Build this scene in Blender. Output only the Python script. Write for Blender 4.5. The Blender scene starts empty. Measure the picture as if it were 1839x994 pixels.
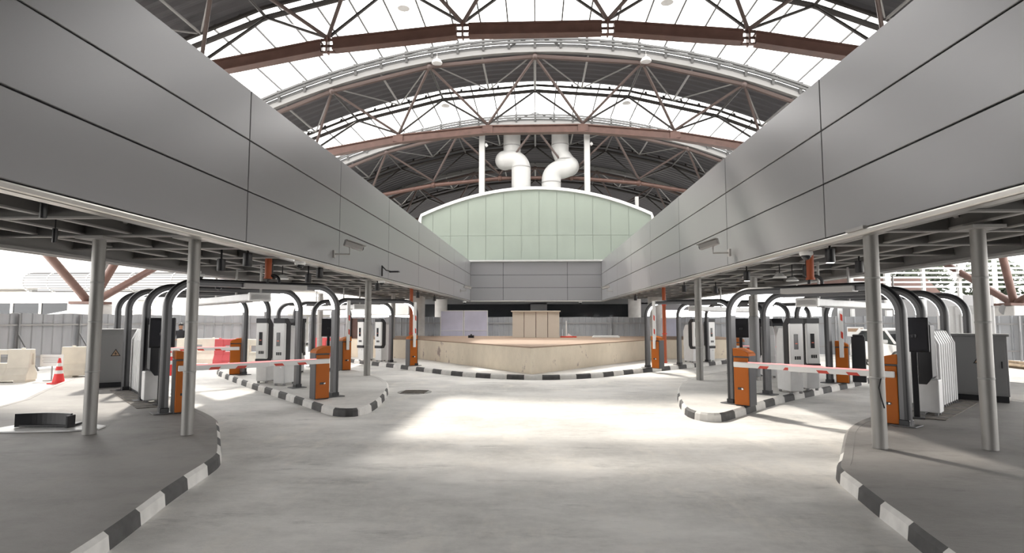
import bpy, bmesh, math, random
from mathutils import Vector, Matrix
random.seed(7)
S = bpy.context.scene
COL = S.collection
PI = math.pi

# ------------------------------------------------------------------ camera, sky, sun, exposure
cd = bpy.data.cameras.new('camera'); cam = bpy.data.objects.new('camera', cd); COL.objects.link(cam)
cd.sensor_width = 36.0; cd.lens = 36.0*1040/1839; cd.clip_end = 500
cam.location = (0, 0, 1.8)
cam.rotation_euler = (PI/2 + math.atan(78/1040), 0, math.atan(42.5/1040))
S.camera = cam
S.view_settings.view_transform = 'Standard'; S.view_settings.look = 'None'
S.view_settings.gamma = 1.0; S.view_settings.use_curve_mapping = False
S.view_settings.exposure = 0.87
W = bpy.data.worlds.new('sky'); S.world = W; W.use_nodes = True
bg = W.node_tree.nodes['Background']; bg.inputs[0].default_value = (1.0, 0.985, 0.965, 1); bg.inputs[1].default_value = 2.9
sl = bpy.data.lights.new('sun', 'SUN'); sun = bpy.data.objects.new('sun', sl); COL.objects.link(sun)
sl.energy = 3.5; sl.angle = math.radians(3.8); sl.color = (1.0, 0.93, 0.84)
SUN = Vector((0.406, -0.90, -1.0)).normalized()
sun.rotation_euler = SUN.to_track_quat('-Z', 'Y').to_euler()
S.cycles.max_bounces = 8; S.cycles.transparent_max_bounces = 12
S.cycles.sample_clamp_indirect = 6.0

# ------------------------------------------------------------------ materials
MATS = {}
def mat(name, col, rough=.6, metal=0., noise=0., nscale=8., bump=0., emit=0., spec=.5, stretch=None):
    if name in MATS: return MATS[name]
    m = bpy.data.materials.new(name); m.use_nodes = True; nt = m.node_tree; b = nt.nodes['Principled BSDF']
    b.inputs['Base Color'].default_value = (*col, 1); b.inputs['Roughness'].default_value = rough
    b.inputs['Metallic'].default_value = metal; b.inputs['Specular IOR Level'].default_value = spec
    if noise or bump:
        tc = nt.nodes.new('ShaderNodeTexCoord'); mp = nt.nodes.new('ShaderNodeMapping'); nt.links.new(tc.outputs['Object'], mp.inputs[0])
        if stretch: mp.inputs['Scale'].default_value = stretch
        n = nt.nodes.new('ShaderNodeTexNoise'); n.inputs['Scale'].default_value = nscale; n.inputs['Detail'].default_value = 6
        nt.links.new(mp.outputs[0], n.inputs['Vector'])
        if noise:
            r = nt.nodes.new('ShaderNodeValToRGB'); r.color_ramp.elements[0].position = .3; r.color_ramp.elements[1].position = .7
            r.color_ramp.elements[0].color = (*[c*(1-noise) for c in col], 1); r.color_ramp.elements[1].color = (*[min(1, c*(1+noise)) for c in col], 1)
            nt.links.new(n.outputs['Fac'], r.inputs[0]); nt.links.new(r.outputs[0], b.inputs['Base Color'])
        if bump:
            bp = nt.nodes.new('ShaderNodeBump'); bp.inputs['Strength'].default_value = bump; bp.inputs['Distance'].default_value = .02
            nt.links.new(n.outputs['Fac'], bp.inputs['Height']); nt.links.new(bp.outputs[0], b.inputs['Normal'])
    if emit:
        b.inputs['Emission Color'].default_value = (*col, 1); b.inputs['Emission Strength'].default_value = emit
    MATS[name] = m; return m

def concrete(name, base, dark, warm, stain=.5):
    m = bpy.data.materials.new(name); m.use_nodes = True; nt = m.node_tree; b = nt.nodes['Principled BSDF']; N = nt.nodes; L = nt.links
    b.inputs['Roughness'].default_value = .62; b.inputs['Specular IOR Level'].default_value = .35
    tc = N.new('ShaderNodeTexCoord')
    def noise(sc, det, rough, stretch=(1, 1, 1)):
        mp = N.new('ShaderNodeMapping'); mp.inputs['Scale'].default_value = stretch; L.new(tc.outputs['Object'], mp.inputs[0])
        n = N.new('ShaderNodeTexNoise'); n.inputs['Scale'].default_value = sc; n.inputs['Detail'].default_value = det; n.inputs['Roughness'].default_value = rough
        L.new(mp.outputs[0], n.inputs['Vector']); return n.outputs['Fac']
    def ramp(f, a, c, e0=(0, 0, 0, 1), e1=(1, 1, 1, 1)):
        r = N.new('ShaderNodeValToRGB'); r.color_ramp.elements[0].position = a; r.color_ramp.elements[1].position = c
        r.color_ramp.elements[0].color = e0; r.color_ramp.elements[1].color = e1; L.new(f, r.inputs[0]); return r.outputs[0]
    def mix(f, a, c):
        x = N.new('ShaderNodeMix'); x.data_type = 'RGBA'; L.new(f, x.inputs[0])
        for i, v in ((6, a), (7, c)):
            if isinstance(v, tuple): x.inputs[i].default_value = (*v, 1)
            else: L.new(v, x.inputs[i])
        return x.outputs[2]
    c1 = mix(ramp(noise(.42, 9, .66, (.8, 1.3, 1)), .36, .60), dark, base)
    c2 = mix(ramp(noise(1.7, 9, .68, (1, .45, 1)), .52, .78), c1, warm)
    f3 = ramp(noise(1.1, 10, .74, (.5, 1.7, 1)), .56, .76)
    mul = N.new('ShaderNodeMath'); mul.operation = 'MULTIPLY'; L.new(f3, mul.inputs[0]); mul.inputs[1].default_value = stain
    c3 = mix(mul.outputs[0], c2, tuple(x*.55 for x in dark))
    f4 = ramp(noise(9, 8, .7), .35, .7)
    mu2 = N.new('ShaderNodeMath'); mu2.operation = 'MULTIPLY'; L.new(f4, mu2.inputs[0]); mu2.inputs[1].default_value = .30
    c4 = mix(mu2.outputs[0], c3, tuple(x*1.12 for x in base))
    L.new(c4, b.inputs['Base Color'])
    bp = N.new('ShaderNodeBump'); bp.inputs['Strength'].default_value = .45; bp.inputs['Distance'].default_value = .02
    L.new(noise(5, 10, .75, (.6, 1.4, 1)), bp.inputs['Height']); L.new(bp.outputs[0], b.inputs['Normal'])
    MATS[name] = m; return m

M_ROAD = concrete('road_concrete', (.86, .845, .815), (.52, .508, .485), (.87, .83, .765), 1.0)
M_ISL = concrete('island_concrete', (.32, .307, .293), (.20, .192, .183), (.33, .305, .28), .8)  # nearest islands: brownish dirt and shade both put into the darker colour
M_ISL2 = concrete('island_concrete_lit', (.80, .785, .755), (.58, .565, .54), (.81, .78, .74), .5)  # same concrete for middle and rear islands, skylight brightness put into the colour
M_FASC = mat('aluminium_cladding', (.35, .35, .36), .28, .22, 0, 8, 0, 0, .35)
M_GAP = mat('joint_black', (.02, .02, .022), .8)
M_LIP = mat('brushed_lip', (.60, .58, .55), .32, .9)
M_BEAM = mat('joist_grey', (.42, .41, .40), .5, .2)
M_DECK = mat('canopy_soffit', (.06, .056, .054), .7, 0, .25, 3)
M_RUST = mat('oxide_brown', (.130, .070, .056), .45, .1, .15, 3)
M_DKST = mat('dark_steel', (.055, .05, .048), .5, .3)
M_GRST = mat('grey_steel', (.33, .325, .32), .5, .3)
M_WHST = mat('white_steel', (.72, .72, .71), .4, .1)
M_RDECK = mat('roof_deck', (.092, .089, .096), .6, .1)
M_WEB = mat('web_steel', (.115, .085, .078), .45, .2)
M_JWEB = mat('joist_shade_grey', (.20, .195, .19), .55, .2)  # darker copy of the joist grey for webs, shade put into the colour
M_PIPE = mat('galvanised_pipe', (.30, .292, .28), .45, .45, .18, 3, 0, 0, .5, (1, 1, .25))
M_CONC = mat('column_concrete', (.55, .53, .51), .8, 0, .1, 3)
M_CAMG = mat('camera_grey', (.42, .41, .40), .45)
M_GUT = mat('gutter_grey', (.24, .235, .23), .5)
M_RAIL = mat('rail_grey', (.10, .10, .10), .5)
M_DUCT = mat('duct_white', (.52, .52, .51), .5)
M_LEAF = mat('leaf_dark', (.035, .05, .025), .7)
M_BLACK = mat('black_plastic', (.012, .012, .015), .38)
M_CHAR = mat('charcoal_plastic', (.014, .0145, .018), .5)
M_HSIDE = mat('housing_side', (.075, .075, .08), .5, .2)
M_ARCH = mat('arch_metal', (.115, .115, .12), .38, .4)
M_LED = mat('led_white', (1, 1, 1), .5, 0, 0, 8, 0, 8.0)
M_LAMPLIT = mat('lamp_glow', (1, .97, .92), .5, 0, 0, 8, 0, 6.0)
M_WHITE = mat('white_enamel', (.80, .80, .79), .35)
M_OFFW = mat('kiosk_white', (.70, .70, .70), .4, 0, .04, 6)
M_ORANGE = mat('barrier_orange', (.45, .115, .007), .55, 0, 0, 8, 0, 0, .3)
M_ORPIPE = mat('orange_paint', (.40, .085, .025), .5)
M_RED = mat('red_film', (.62, .055, .03), .5)
M_PINK = mat('red_light_strip', (.95, .33, .33), .5, 0, 0, 8, 0, .55)
M_GREYBOX = mat('cabinet_grey', (.25, .25, .255), .45, .2)
M_GREEN = mat('pale_green_panel', (.30, .345, .298), .55, 0, .03, .7)
M_GREENJ = mat('green_joint', (.31, .35, .32), .7)
M_FENCE = mat('hoarding_steel', (.37, .38, .40), .4, .4, .10, 2.5, 0, 0, .5, (1, 1, .2))
M_BEIGE = mat('plinth_beige', (.66, .57, .45), .75)
M_TOPB = mat('plinth_top_board', (.33, .235, .17), .75, 0, .08, 1.5)
M_CREAM = mat('cream_panel', (.62, .56, .48), .6)
M_LAV = mat('lavender_board', (.52, .52, .64), .4, 0, .14, .8)
M_KBLACK = mat('kerb_black', (.07, .068, .068), .7, 0, .25, 6)
M_KWHITE = mat('kerb_white', (.66, .645, .62), .7, 0, .10, 6)
M_BARW = mat('barrier_white', (.72, .67, .58), .6, 0, .08, 3)
M_BARR = mat('barrier_red', (.60, .09, .10), .55)
M_CONE = mat('cone_red', (.78, .05, .05), .5)
M_GLASS = mat('dark_glass', (.02, .022, .025), .08)
M_DARKW = mat('recess_grey', (.20, .20, .205), .7)
M_TYRE = mat('tyre', (.02, .02, .02), .8)
M_CAR = mat('car_white', (.82, .82, .82), .18)
M_CHROME = mat('chrome', (.7, .7, .7), .15, 1.)
M_BLDG = mat('rendered_wall', (.78, .76, .73), .8)
M_TIMBER = mat('timber', (.42, .33, .24), .8, 0, .25, 6)
M_SKIN = mat('skin', (.30, .17, .11), .6)
M_DKCLOTH = mat('dark_cloth', (.025, .025, .03), .9)
M_YEL = mat('sign_amber', (.36, .24, .16), .5)
M_SCREEN = mat('display_glass', (.03, .03, .035), .12)
M_REDTXT = mat('screen_red', (.5, .12, .08), .5, 0, 0, 8, 0, .25)
M_MANH = mat('manhole_iron', (.42, .41, .39), .7, .2, .3, 12, .4)
M_SOIL = mat('dark_patch', (.20, .18, .16), .9, 0, .35, 9, .5)

def skylight_mat():
    m = bpy.data.materials.new('skylight_sheet'); m.use_nodes = True; nt = m.node_tree; nt.nodes.clear()
    o = nt.nodes.new('ShaderNodeOutputMaterial'); t = nt.nodes.new('ShaderNodeBsdfTransparent'); t.inputs[0].default_value = (.97, .97, .96, 1)
    tr = nt.nodes.new('ShaderNodeBsdfTranslucent'); tr.inputs[0].default_value = (.95, .95, .94, 1)
    mx = nt.nodes.new('ShaderNodeMixShader'); mx.inputs[0].default_value = .22
    nt.links.new(t.outputs[0], mx.inputs[1]); nt.links.new(tr.outputs[0], mx.inputs[2]); nt.links.new(mx.outputs[0], o.inputs[0]); return m
M_SKY = skylight_mat()

def beige_stained():
    nt = M_BEIGE.node_tree; N = nt.nodes; L = nt.links; b = N['Principled BSDF']
    tc = N.new('ShaderNodeTexCoord'); n = N.new('ShaderNodeTexNoise'); n.inputs['Scale'].default_value = 1.6; n.inputs['Detail'].default_value = 9; n.inputs['Roughness'].default_value = .7
    mp = N.new('ShaderNodeMapping'); mp.inputs['Scale'].default_value = (1, 1, .6); L.new(tc.outputs['Object'], mp.inputs[0]); L.new(mp.outputs[0], n.inputs['Vector'])
    r = N.new('ShaderNodeValToRGB'); e = r.color_ramp.elements
    e[0].position = .34; e[0].color = (.68, .60, .48, 1); e[1].position = .60; e[1].color = (.78, .69, .56, 1)
    k = e.new(.655); k.color = (.38, .30, .26, 1)
    L.new(n.outputs['Fac'], r.inputs[0]); L.new(r.outputs[0], b.inputs['Base Color'])
beige_stained()

# ------------------------------------------------------------------ mesh helpers
class MB:
    def __init__(s): s.v = []; s.f = []; s.mi = []; s.M = Matrix()
    def add(s, vs, fs, m=0):
        o = len(s.v); s.v += [tuple(s.M @ Vector(v)) for v in vs]; s.f += [tuple(i+o for i in f) for f in fs]; s.mi += [m]*len(fs); return s
    def box(s, c, d, rz=0, m=0):
        R = Matrix.Rotation(rz, 3, 'Z'); c = Vector(c); x, y, z = d[0]/2, d[1]/2, d[2]/2
        vs = [c + R @ Vector((a*x, b*y, e*z)) for e in (-1, 1) for b in (-1, 1) for a in (-1, 1)]
        return s.add(vs, [(0, 2, 3, 1), (4, 5, 7, 6), (0, 1, 5, 4), (2, 6, 7, 3), (0, 4, 6, 2), (1, 3, 7, 5)], m)
    def prism(s, poly, a, b, ax='x', m=0):
        f = {'x': lambda p, t: (t, p[0], p[1]), 'y': lambda p, t: (p[0], t, p[1]), 'z': lambda p, t: (p[0], p[1], t)}[ax]
        n = len(poly); vs = [f(p, a) for p in poly] + [f(p, b) for p in poly]
        return s.add(vs, [tuple(range(n))[::-1], tuple(range(n, 2*n))] + [(i, (i+1) % n, n+(i+1) % n, n+i) for i in range(n)], m)
    def bar(s, p, q, w, h, m=0, up=(0, 0, 1)):
        p, q = Vector(p), Vector(q); d = (q-p).normalized(); u = Vector(up)
        if abs(d.dot(u)) > .98: u = Vector((0, 1, 0))
        r = d.cross(u).normalized()*(w/2); t = r.cross(d).normalized()*(h/2)
        vs = [e + a*r + b*t for e in (p, q) for a, b in ((-1, -1), (1, -1), (1, 1), (-1, 1))]
        return s.add(vs, [(0, 1, 2, 3), (7, 6, 5, 4)] + [(i, i+4, (i+1) % 4+4, (i+1) % 4) for i in range(4)], m)
    def tube(s, path, r, n=10, m=0):
        P = [Vector(p) for p in path]; rr = r if isinstance(r, (list, tuple)) else [r]*len(P); vs = []; u = None
        for i, p in enumerate(P):
            a = P[max(i-1, 0)]; b = P[min(i+1, len(P)-1)]; d = (b-a).normalized()
            if u is None: u = d.orthogonal().normalized()
            u = (u - d*u.dot(d)).normalized(); w = d.cross(u)
            vs += [p + rr[i]*(math.cos(t)*u + math.sin(t)*w) for t in [2*PI*k/n for k in range(n)]]
        fs = [(i*n+k, i*n+(k+1) % n, (i+1)*n+(k+1) % n, (i+1)*n+k) for i in range(len(P)-1) for k in range(n)]
        fs += [tuple(range(n))[::-1], tuple(range((len(P)-1)*n, len(P)*n))]
        return s.add(vs, fs, m)
    def sweep(s, path, sec, m=0, updir=None):
        """sec: list of (side, up) offsets; frame from path tangent and given up list"""
        n = len(sec); vs = []
        for i, (p, side, up) in enumerate(path):
            vs += [Vector(p) + a*Vector(side) + b*Vector(up) for a, b in sec]
        fs = [(i*n+k, i*n+(k+1) % n, (i+1)*n+(k+1) % n, (i+1)*n+k) for i in range(len(path)-1) for k in range(n)]
        fs += [tuple(range(n))[::-1], tuple(range((len(path)-1)*n, len(path)*n))]
        return s.add(vs, fs, m)
    def lathe(s, prof, n=24, c=(0, 0, 0), m=0):
        vs = [(c[0]+r*math.cos(2*PI*k/n), c[1]+r*math.sin(2*PI*k/n), c[2]+z) for r, z in prof for k in range(n)]
        fs = [(i*n+k, i*n+(k+1) % n, (i+1)*n+(k+1) % n, (i+1)*n+k) for i in range(len(prof)-1) for k in range(n)]
        fs += [tuple(range(n))[::-1], tuple(range((len(prof)-1)*n, len(prof)*n))]
        return s.add(vs, fs, m)
    def ball(s, c, r, n=14, m=0, sc=(1, 1, 1)):
        pr = [(r*math.sin(PI*i/n), -r*math.cos(PI*i/n)) for i in range(n+1)]; pr[0] = (1e-4, -r); pr[-1] = (1e-4, r)
        old = s.M; s.M = old @ Matrix.Translation(c) @ Matrix.Diagonal((*sc, 1)); s.lathe(pr, n+4, (0, 0, 0), m); s.M = old; return s
    def build(s, name, mats, parent=None, smooth=None, bevel=0, seg=2, loc=None, rz=0):
        me = bpy.data.meshes.new(name); me.from_pydata(s.v, [], s.f)
        for m in (mats if isinstance(mats, (list, tuple)) else [mats]): me.materials.append(m)
        me.polygons.foreach_set('material_index', s.mi)
        b = bmesh.new(); b.from_mesh(me); bmesh.ops.recalc_face_normals(b, faces=b.faces); b.to_mesh(me); b.free()
        o = bpy.data.objects.new(name, me); COL.objects.link(o)
        if parent: o.parent = parent
        if loc is not None: o.location = loc
        o.rotation_euler.z = rz
        if bevel:
            bv = o.modifiers.new('bevel', 'BEVEL'); bv.width = bevel; bv.segments = seg; bv.limit_method = 'ANGLE'; bv.angle_limit = .6
        if smooth is not None:
            me.polygons.foreach_set('use_smooth', [True]*len(me.polygons)); me.set_sharp_from_angle(angle=math.radians(smooth))
        return o
def tag(o, label, cat, group=None):
    o['label'] = label; o['category'] = cat
    if group: o['group'] = group
    return o
def thing(name, label, cat, loc=(0, 0, 0), rz=0, group=None):
    o = bpy.data.objects.new(name, None); COL.objects.link(o); o.empty_display_size = .1
    o.location = loc; o.rotation_euler.z = rz; return tag(o, label, cat, group)
def struct(o): o['kind'] = 'structure'; return o
def copy_tree(o, parent=None):
    c = o.copy(); COL.objects.link(c)
    if parent: c.parent = parent
    for ch in list(o.children): copy_tree(ch, c)
    return c
def dup(o, loc, rz, label, group=None):
    c = copy_tree(o); c.location = loc; c.rotation_euler.z = rz; c['label'] = label
    if group: c['group'] = group
    return c
def chaikin(pts, k=2, closed=True):
    for _ in range(k):
        out = []; n = len(pts)
        for i in range(n if closed else n-1):
            a, b = Vector(pts[i]), Vector(pts[(i+1) % n]); out += [tuple(a*.75+b*.25), tuple(a*.25+b*.75)]
        if not closed: out = [pts[0]] + out + [pts[-1]]
        pts = out
    return pts

# ------------------------------------------------------------------ setting: ground, fascias, canopies
struct(MB().box((0, 20, -.15), (160, 150, .3)).build('floor', M_ROAD))

def fascia(name, A, B, z0, z1, seams, side, thick=.32):
    """clad upstand from A to B (plan points); seams are distances along it; side = +1 when the cladding faces left of A->B"""
    A, B = Vector(A), Vector(B); d = (B-A).normalized(); n = Vector((-d.y, d.x))*side; Lg = (B-A).length
    m = MB(); ang = math.atan2(d.y, d.x)
    mid = (A+B)/2 - n*(thick/2+.03); m.box((mid.x, mid.y, (z0+z1)/2), (Lg, thick, z1-z0-.02), ang, 1)
    h = (z1-z0)/3; ss = [0]+seams+[Lg]
    for a, b in zip(ss[:-1], ss[1:]):
        for r in range(3):
            c = A + d*((a+b)/2) - n*.02
            g = .022
            m.box((c.x, c.y, z0+h*(r+.5)), (b-a-g, .04, h-g), ang, 0)
    struct(m.build(name, [M_FASC, M_GAP], bevel=.006, seg=1))
    # brushed lower lip, folded under the cladding
    l = MB(); c = mid; c = (A+B)/2 - n*.06; l.box((c.x, c.y, z0-.05), (Lg, .17, .08), ang)
    return l
LF, LB = (-4.68, -3.0), (-4.04, 35.75)
RF, RB = (4.36, -3.0), (4.06, 35.75)
dL = (Vector(LB)-Vector(LF)).length
lip = fascia('wall_left', LF, LB, 3.0, 5.43, [11.75, 15.8, 19.9, 24.0, 28.1, 32.2, 36.3], -1)
struct(lip.build('trim_1', M_LIP, bevel=.02))
lip = fascia('wall_right', RF, RB, 3.0, 5.43, [11.65, 15.9, 20.0, 24.1, 28.2, 32.3, 36.3], 1)
struct(lip.build('trim_2', M_LIP, bevel=.02))
lip = fascia('wall_back', (-4.04, 35.75), (4.06, 35.75), 3.0, 5.36, [2.03, 6.0], -1)
struct(lip.build('trim_3', M_LIP, bevel=.02))
struct(MB().box((0, 35.9, 5.46), (8.25, .55, .07)).build('trim_4', M_WHST, bevel=.01))

def canopy(sgn, xin, xout, label):
    # soffit deck over the lanes, edge beam and a lattice of joists
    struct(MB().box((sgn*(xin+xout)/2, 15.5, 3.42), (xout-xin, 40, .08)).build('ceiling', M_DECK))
    t = thing('canopy_frame', label, 'canopy frame', (0, 0, 0))
    e = MB(); x = sgn*xout
    e.box((x, 15.5, 3.10), (.10, 40, .46)); e.box((x-sgn*.09, 15.5, 2.90), (.28, 40, .05)); e.box((x-sgn*.07, 15.5, 3.30), (.20, 40, .05))
    e.build('edge_beam', M_GRST, t)
    y = -2.4
    while y < 35.2:
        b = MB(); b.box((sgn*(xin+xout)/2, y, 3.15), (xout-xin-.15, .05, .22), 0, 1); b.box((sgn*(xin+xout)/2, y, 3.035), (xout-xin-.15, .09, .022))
        b.build('cross_joist', [M_BEAM, M_JWEB], t); y += 1.52
    k = 0; X = xin+.50
    while X < xout-.3:
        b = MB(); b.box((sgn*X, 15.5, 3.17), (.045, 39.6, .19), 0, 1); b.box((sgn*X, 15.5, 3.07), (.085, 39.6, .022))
        b.build('long_joist', [M_BEAM, M_JWEB], t); X += .72
    for k in range(9):
        yy = -1+k*4.2; x0, x1 = sgn*(xin+.6), sgn*(xout-.5)
        MB().bar((x0, yy, 3.22), (x1, yy+2.6, 3.22), .06, .06).build('brace', M_BEAM, t)
        MB().bar((x0, yy+2.6, 3.30), (x1, yy, 3.30), .06, .06).build('brace', M_BEAM, t)
canopy(-1, 4.75, 8.15, 'grey steel joist frame under the canopy on the left of the road')
canopy(1, 4.55, 8.0, 'grey steel joist frame under the canopy on the right of the road')
# rear canopy and the dark recess below the rear cladding
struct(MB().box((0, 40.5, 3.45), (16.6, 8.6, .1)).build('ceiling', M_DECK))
m = MB(); m.box((0, 38.6, 1.0), (16.4, .3, 2.0)); m.box((0, 38.6, 3.12), (16.4, .3, .55))
for a, b in [(-8.2, -7.5), (-.35, .75), (6.2, 8.2)]:
    m.box(((a+b)/2, 38.6, 2.45), (b-a, .3, .95))
struct(m.build('wall_rear', M_DARKW))
for i, (a, b) in enumerate([(-7.5, -.35), (.75, 6.2)]):
    w = MB(); w.box(((a+b)/2, 38.66, 2.42), (b-a, .06, .90)); struct(w.build('window_%d' % (i+1), M_GLASS))

# ------------------------------------------------------------------ vault roof
P = 10.0; C0 = 16.3; D0 = 20.4; E0 = 18.4
zC = lambda x: 14.12 - x*x/60.6
zE = lambda x: 11.38 - x*x/100.0
XC = [-17.3, -14.1, -9.6, -4.97, 0, 4.97, 9.6, 14.1, 17.3]
XE = [-15.6, -11.2, -6.9, -2.38, 2.38, 6.9, 11.2, 15.6]
XS = XS_ALL = [-22.0 + 44.0*i/44 for i in range(45)]; XM = XS_ALL[0:36]  # outer columns are unseen eaves, extended to darken the sides and near walls

def deck(y0, y1, n, xs=None):
    XS = xs or XS_ALL
    vs = []; fs = []; ny = int((y1-y0)/.13)
    for j in range(ny+1):
        y = y0 + (y1-y0)*j/ny; dz = .42 + (.10 if (j//2) % 2 else 0)
        for x in XS: vs.append((x, y, zC(x)+dz))
    k = len(XS)
    for j in range(ny):
        for i in range(k-1): fs.append((j*k+i, j*k+i+1, (j+1)*k+i+1, (j+1)*k+i))
    m = MB(); m.add(vs, fs); o = struct(m.build('ceiling', M_RDECK))
    sd = o.modifiers.new('sheet', 'SOLIDIFY'); sd.thickness = .03; sd.offset = 1
def skylight(y0, y1, idx):
    m = MB(); vs = []
    for y in (y0, y1):
        for x in XM: vs.append((x, y, zC(x)+.98))
    k = len(XM); m.add(vs, [(i, i+1, k+i+1, k+i) for i in range(k-1)])
    o = struct(m.build('window_%d' % idx, M_SKY))
    g = MB()
    for i in range(-18, 12):
        x = i*1.2; g.bar((x, y0, zC(x)+.93), (x, y1, zC(x)+.93), .065, .06)
    g.build('glazing_bars', M_RAIL, o)
deck(-13.7, 19.6, 0); deck(26.3, 30.4, 0); deck(36.3, 72, 0)
for a, b in ((19.6, 26.3), (30.4, 36.3)):
    deck(a, b, 0, XS_ALL[35:])  # opaque right-hand strip added to darken what the near left wall reflects
skylight(19.6, 26.3, 3); skylight(30.4, 36.3, 4)
struct(MB().box((0, 72.2, 9), (40, .3, 12)).build('wall_end', M_RDECK))
struct(MB().box((0, -13.9, 7.5), (36, .3, 15)).build('wall_sky_block', M_DARKW))  # unseen closing wall added behind the camera to block sky light

def node(x, y, f): return Vector((x, y, f(x)))
def truss(k, label, full=True):
    yc, yd, ye = C0+P*k, D0+P*k-(.8 if k == 0 else 0), E0+P*k
    t = thing('roof_truss', label, 'roof truss', (0, 0, 0), 0, 'vault roof trusses')
    # lower chord: straight flanged lengths between open bolted nodes
    m = MB(); pts = [node(x, ye, zE) for x in [-17.6]+XE+[17.6]]
    for a, b in zip(pts[:-1], pts[1:]):
        d = (b-a).normalized(); p, q = a+d*.20, b-d*.20
        if k >= 2: m.tube([a, b], .13, 10); continue
        if k == 1: p, q = a, b
        m.bar(p, q, .20, .36); m.bar(p+Vector((0, 0, .18)), q+Vector((0, 0, .18)), .36, .05); m.bar(p-Vector((0, 0, .18)), q-Vector((0, 0, .18)), .36, .05)
    for a in pts[1:-1]:
        if k >= 2: m.ball(a, .2, 8); continue
        if k == 1: m.box(a, (.5, .34, .30)); continue
        m.box((a.x, a.y, a.z), (.05, .30, .50)); m.box((a.x, a.y, a.z), (.46, .05, .07)); m.box((a.x, a.y, a.z+.21), (.46, .12, .05)); m.box((a.x, a.y, a.z-.21), (.46, .12, .05))
        m.ball((a.x, a.y, a.z+.30), .10, 8)
    m.build('lower_chord', M_RUST, t)
    cp = [node(x, yc, zC) for x in XC]; dp = [node(x, yd, zC) for x in XC]; ep = [node(x, ye, zE) + Vector((0, 0, .28)) for x in XE]
    m = MB()
    for a, b in zip(cp[:-1], cp[1:]): m.tube([a, b], .11, 8)
    for a in cp: m.ball(a, .16, 8)
    m.build('front_chord', M_WEB, t, 40)
    m = MB()
    for a, b in zip(dp[:-1], dp[1:]):
        m.tube([a, b], .10, 8); m.bar(a+Vector((0, -.25, .22)), b+Vector((0, -.25, .22)), .12, .09)
        for s in (.2, .4, .6, .8):
            c = a.lerp(b, s); m.bar(c+Vector((0, -.25, .2)), c+Vector((0, -.05, .45)), .10, .06)
    m.build('back_chord', M_DKST, t, 40)
    # gutter and handrail along the front chord
    m = MB(); xs = [x for x in XS]
    for a, b in zip(xs[:-1], xs[1:]):
        m.bar((a, yc-.12, zC(a)+.24), (b, yc-.12, zC(b)+.24), .22, .24)
    m.build('gutter', M_GUT, t)
    m = MB()
    for a, b in zip(xs[:-1], xs[1:]):
        m.bar((a, yc-.35, zC(a)+.54), (b, yc-.35, zC(b)+.54), .10, .10); m.bar((a, yc-.22, zC(a)+.43), (b, yc-.22, zC(b)+.42), .05, .13)
        m.bar((a, yc-.40, zC(a)+.66), (b, yc-.40, zC(b)+.67), .10, .09)
    for i in range(-14, 15):
        x = i*1.2; m.bar((x, yc-.24, zC(x)+.3), (x, yc-.42, zC(x)+.76), .12, .10)
    m.bar((-1.2, yc-.3, zC(1.2)+.4), (0, yc-.3, zC(0)+.85), .05, .05); m.bar((1.2, yc-.3, zC(1.2)+.4), (0, yc-.3, zC(0)+.85), .05, .05)
    m.build('railing', M_RAIL, t)
    def web(p, q, r, mt): MB().tube([p, q], r, 8).build('web_member', mt, t, 40)
    for i, e in enumerate(ep):
        for j in (i, i+1):
            web(cp[j], e, .068, M_WEB); web(dp[j], e, .055, M_DKST)
    for j in range(1, 8): web(cp[j]+Vector((0, 0, 0)), dp[j], .06, M_DKST if j != 4 else M_GRST)
    for j in range(1, 7):
        cm = cp[j].lerp(cp[j+1], .5)+Vector((0, .1, .22)); dm = dp[j].lerp(dp[j+1], .5)+Vector((0, -.2, .22))
        web(cm, dm, .05, M_GRST); web(cp[j]+Vector((0, .1, .2)), dm, .035, M_GRST); web(cp[j+1]+Vector((0, .1, .2)), dm, .035, M_GRST)
    return t
truss(0, 'brown roof truss nearest the camera, its wide lower chord crossing the top of the view')
truss(1, 'brown roof truss with white gutter and handrail, second from the camera')
truss(2, 'brown roof truss just in front of the green plant room ducts, third from the camera')
truss(3, 'brown roof truss in the dark roof behind the green plant room, farthest one')

hb = None
for i, (x, y, z, lab) in enumerate([
    (-4.56, 26.0, 13.70, 'white dome lamp under the gutter left of the roof centre'), (5.09, 26.0, 13.60, 'white dome lamp under the gutter right of the roof centre'),
    (-5.22, 22.0, 14.15, 'small dome lamp in the skylight at the top, left one'), (5.17, 22.0, 14.15, 'small dome lamp in the skylight at the top, right one'),
    (-4.94, 31.0, 13.55, 'tiny dome lamp in the farther skylight band, left one'), (4.98, 31.0, 13.55, 'tiny dome lamp in the farther skylight band, right one')]):
    if hb is None:
        hb = thing('high_bay_lamp', lab, 'lamp', (x, y, z), 0, 'dome lamps hung from the vault')
        MB().lathe([(.03, .0), (.24, .02), (.25, .06), (.18, .18), (.07, .26)], 20).build('lamp_shade', M_OFFW, hb, 40)
        MB().lathe([(.06, .26), (.06, .36), (.015, .38), (.015, 1.0)], 10).build('stem', M_GRST, hb, 40)
    else: dup(hb, (x, y, z), 0, lab)

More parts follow.
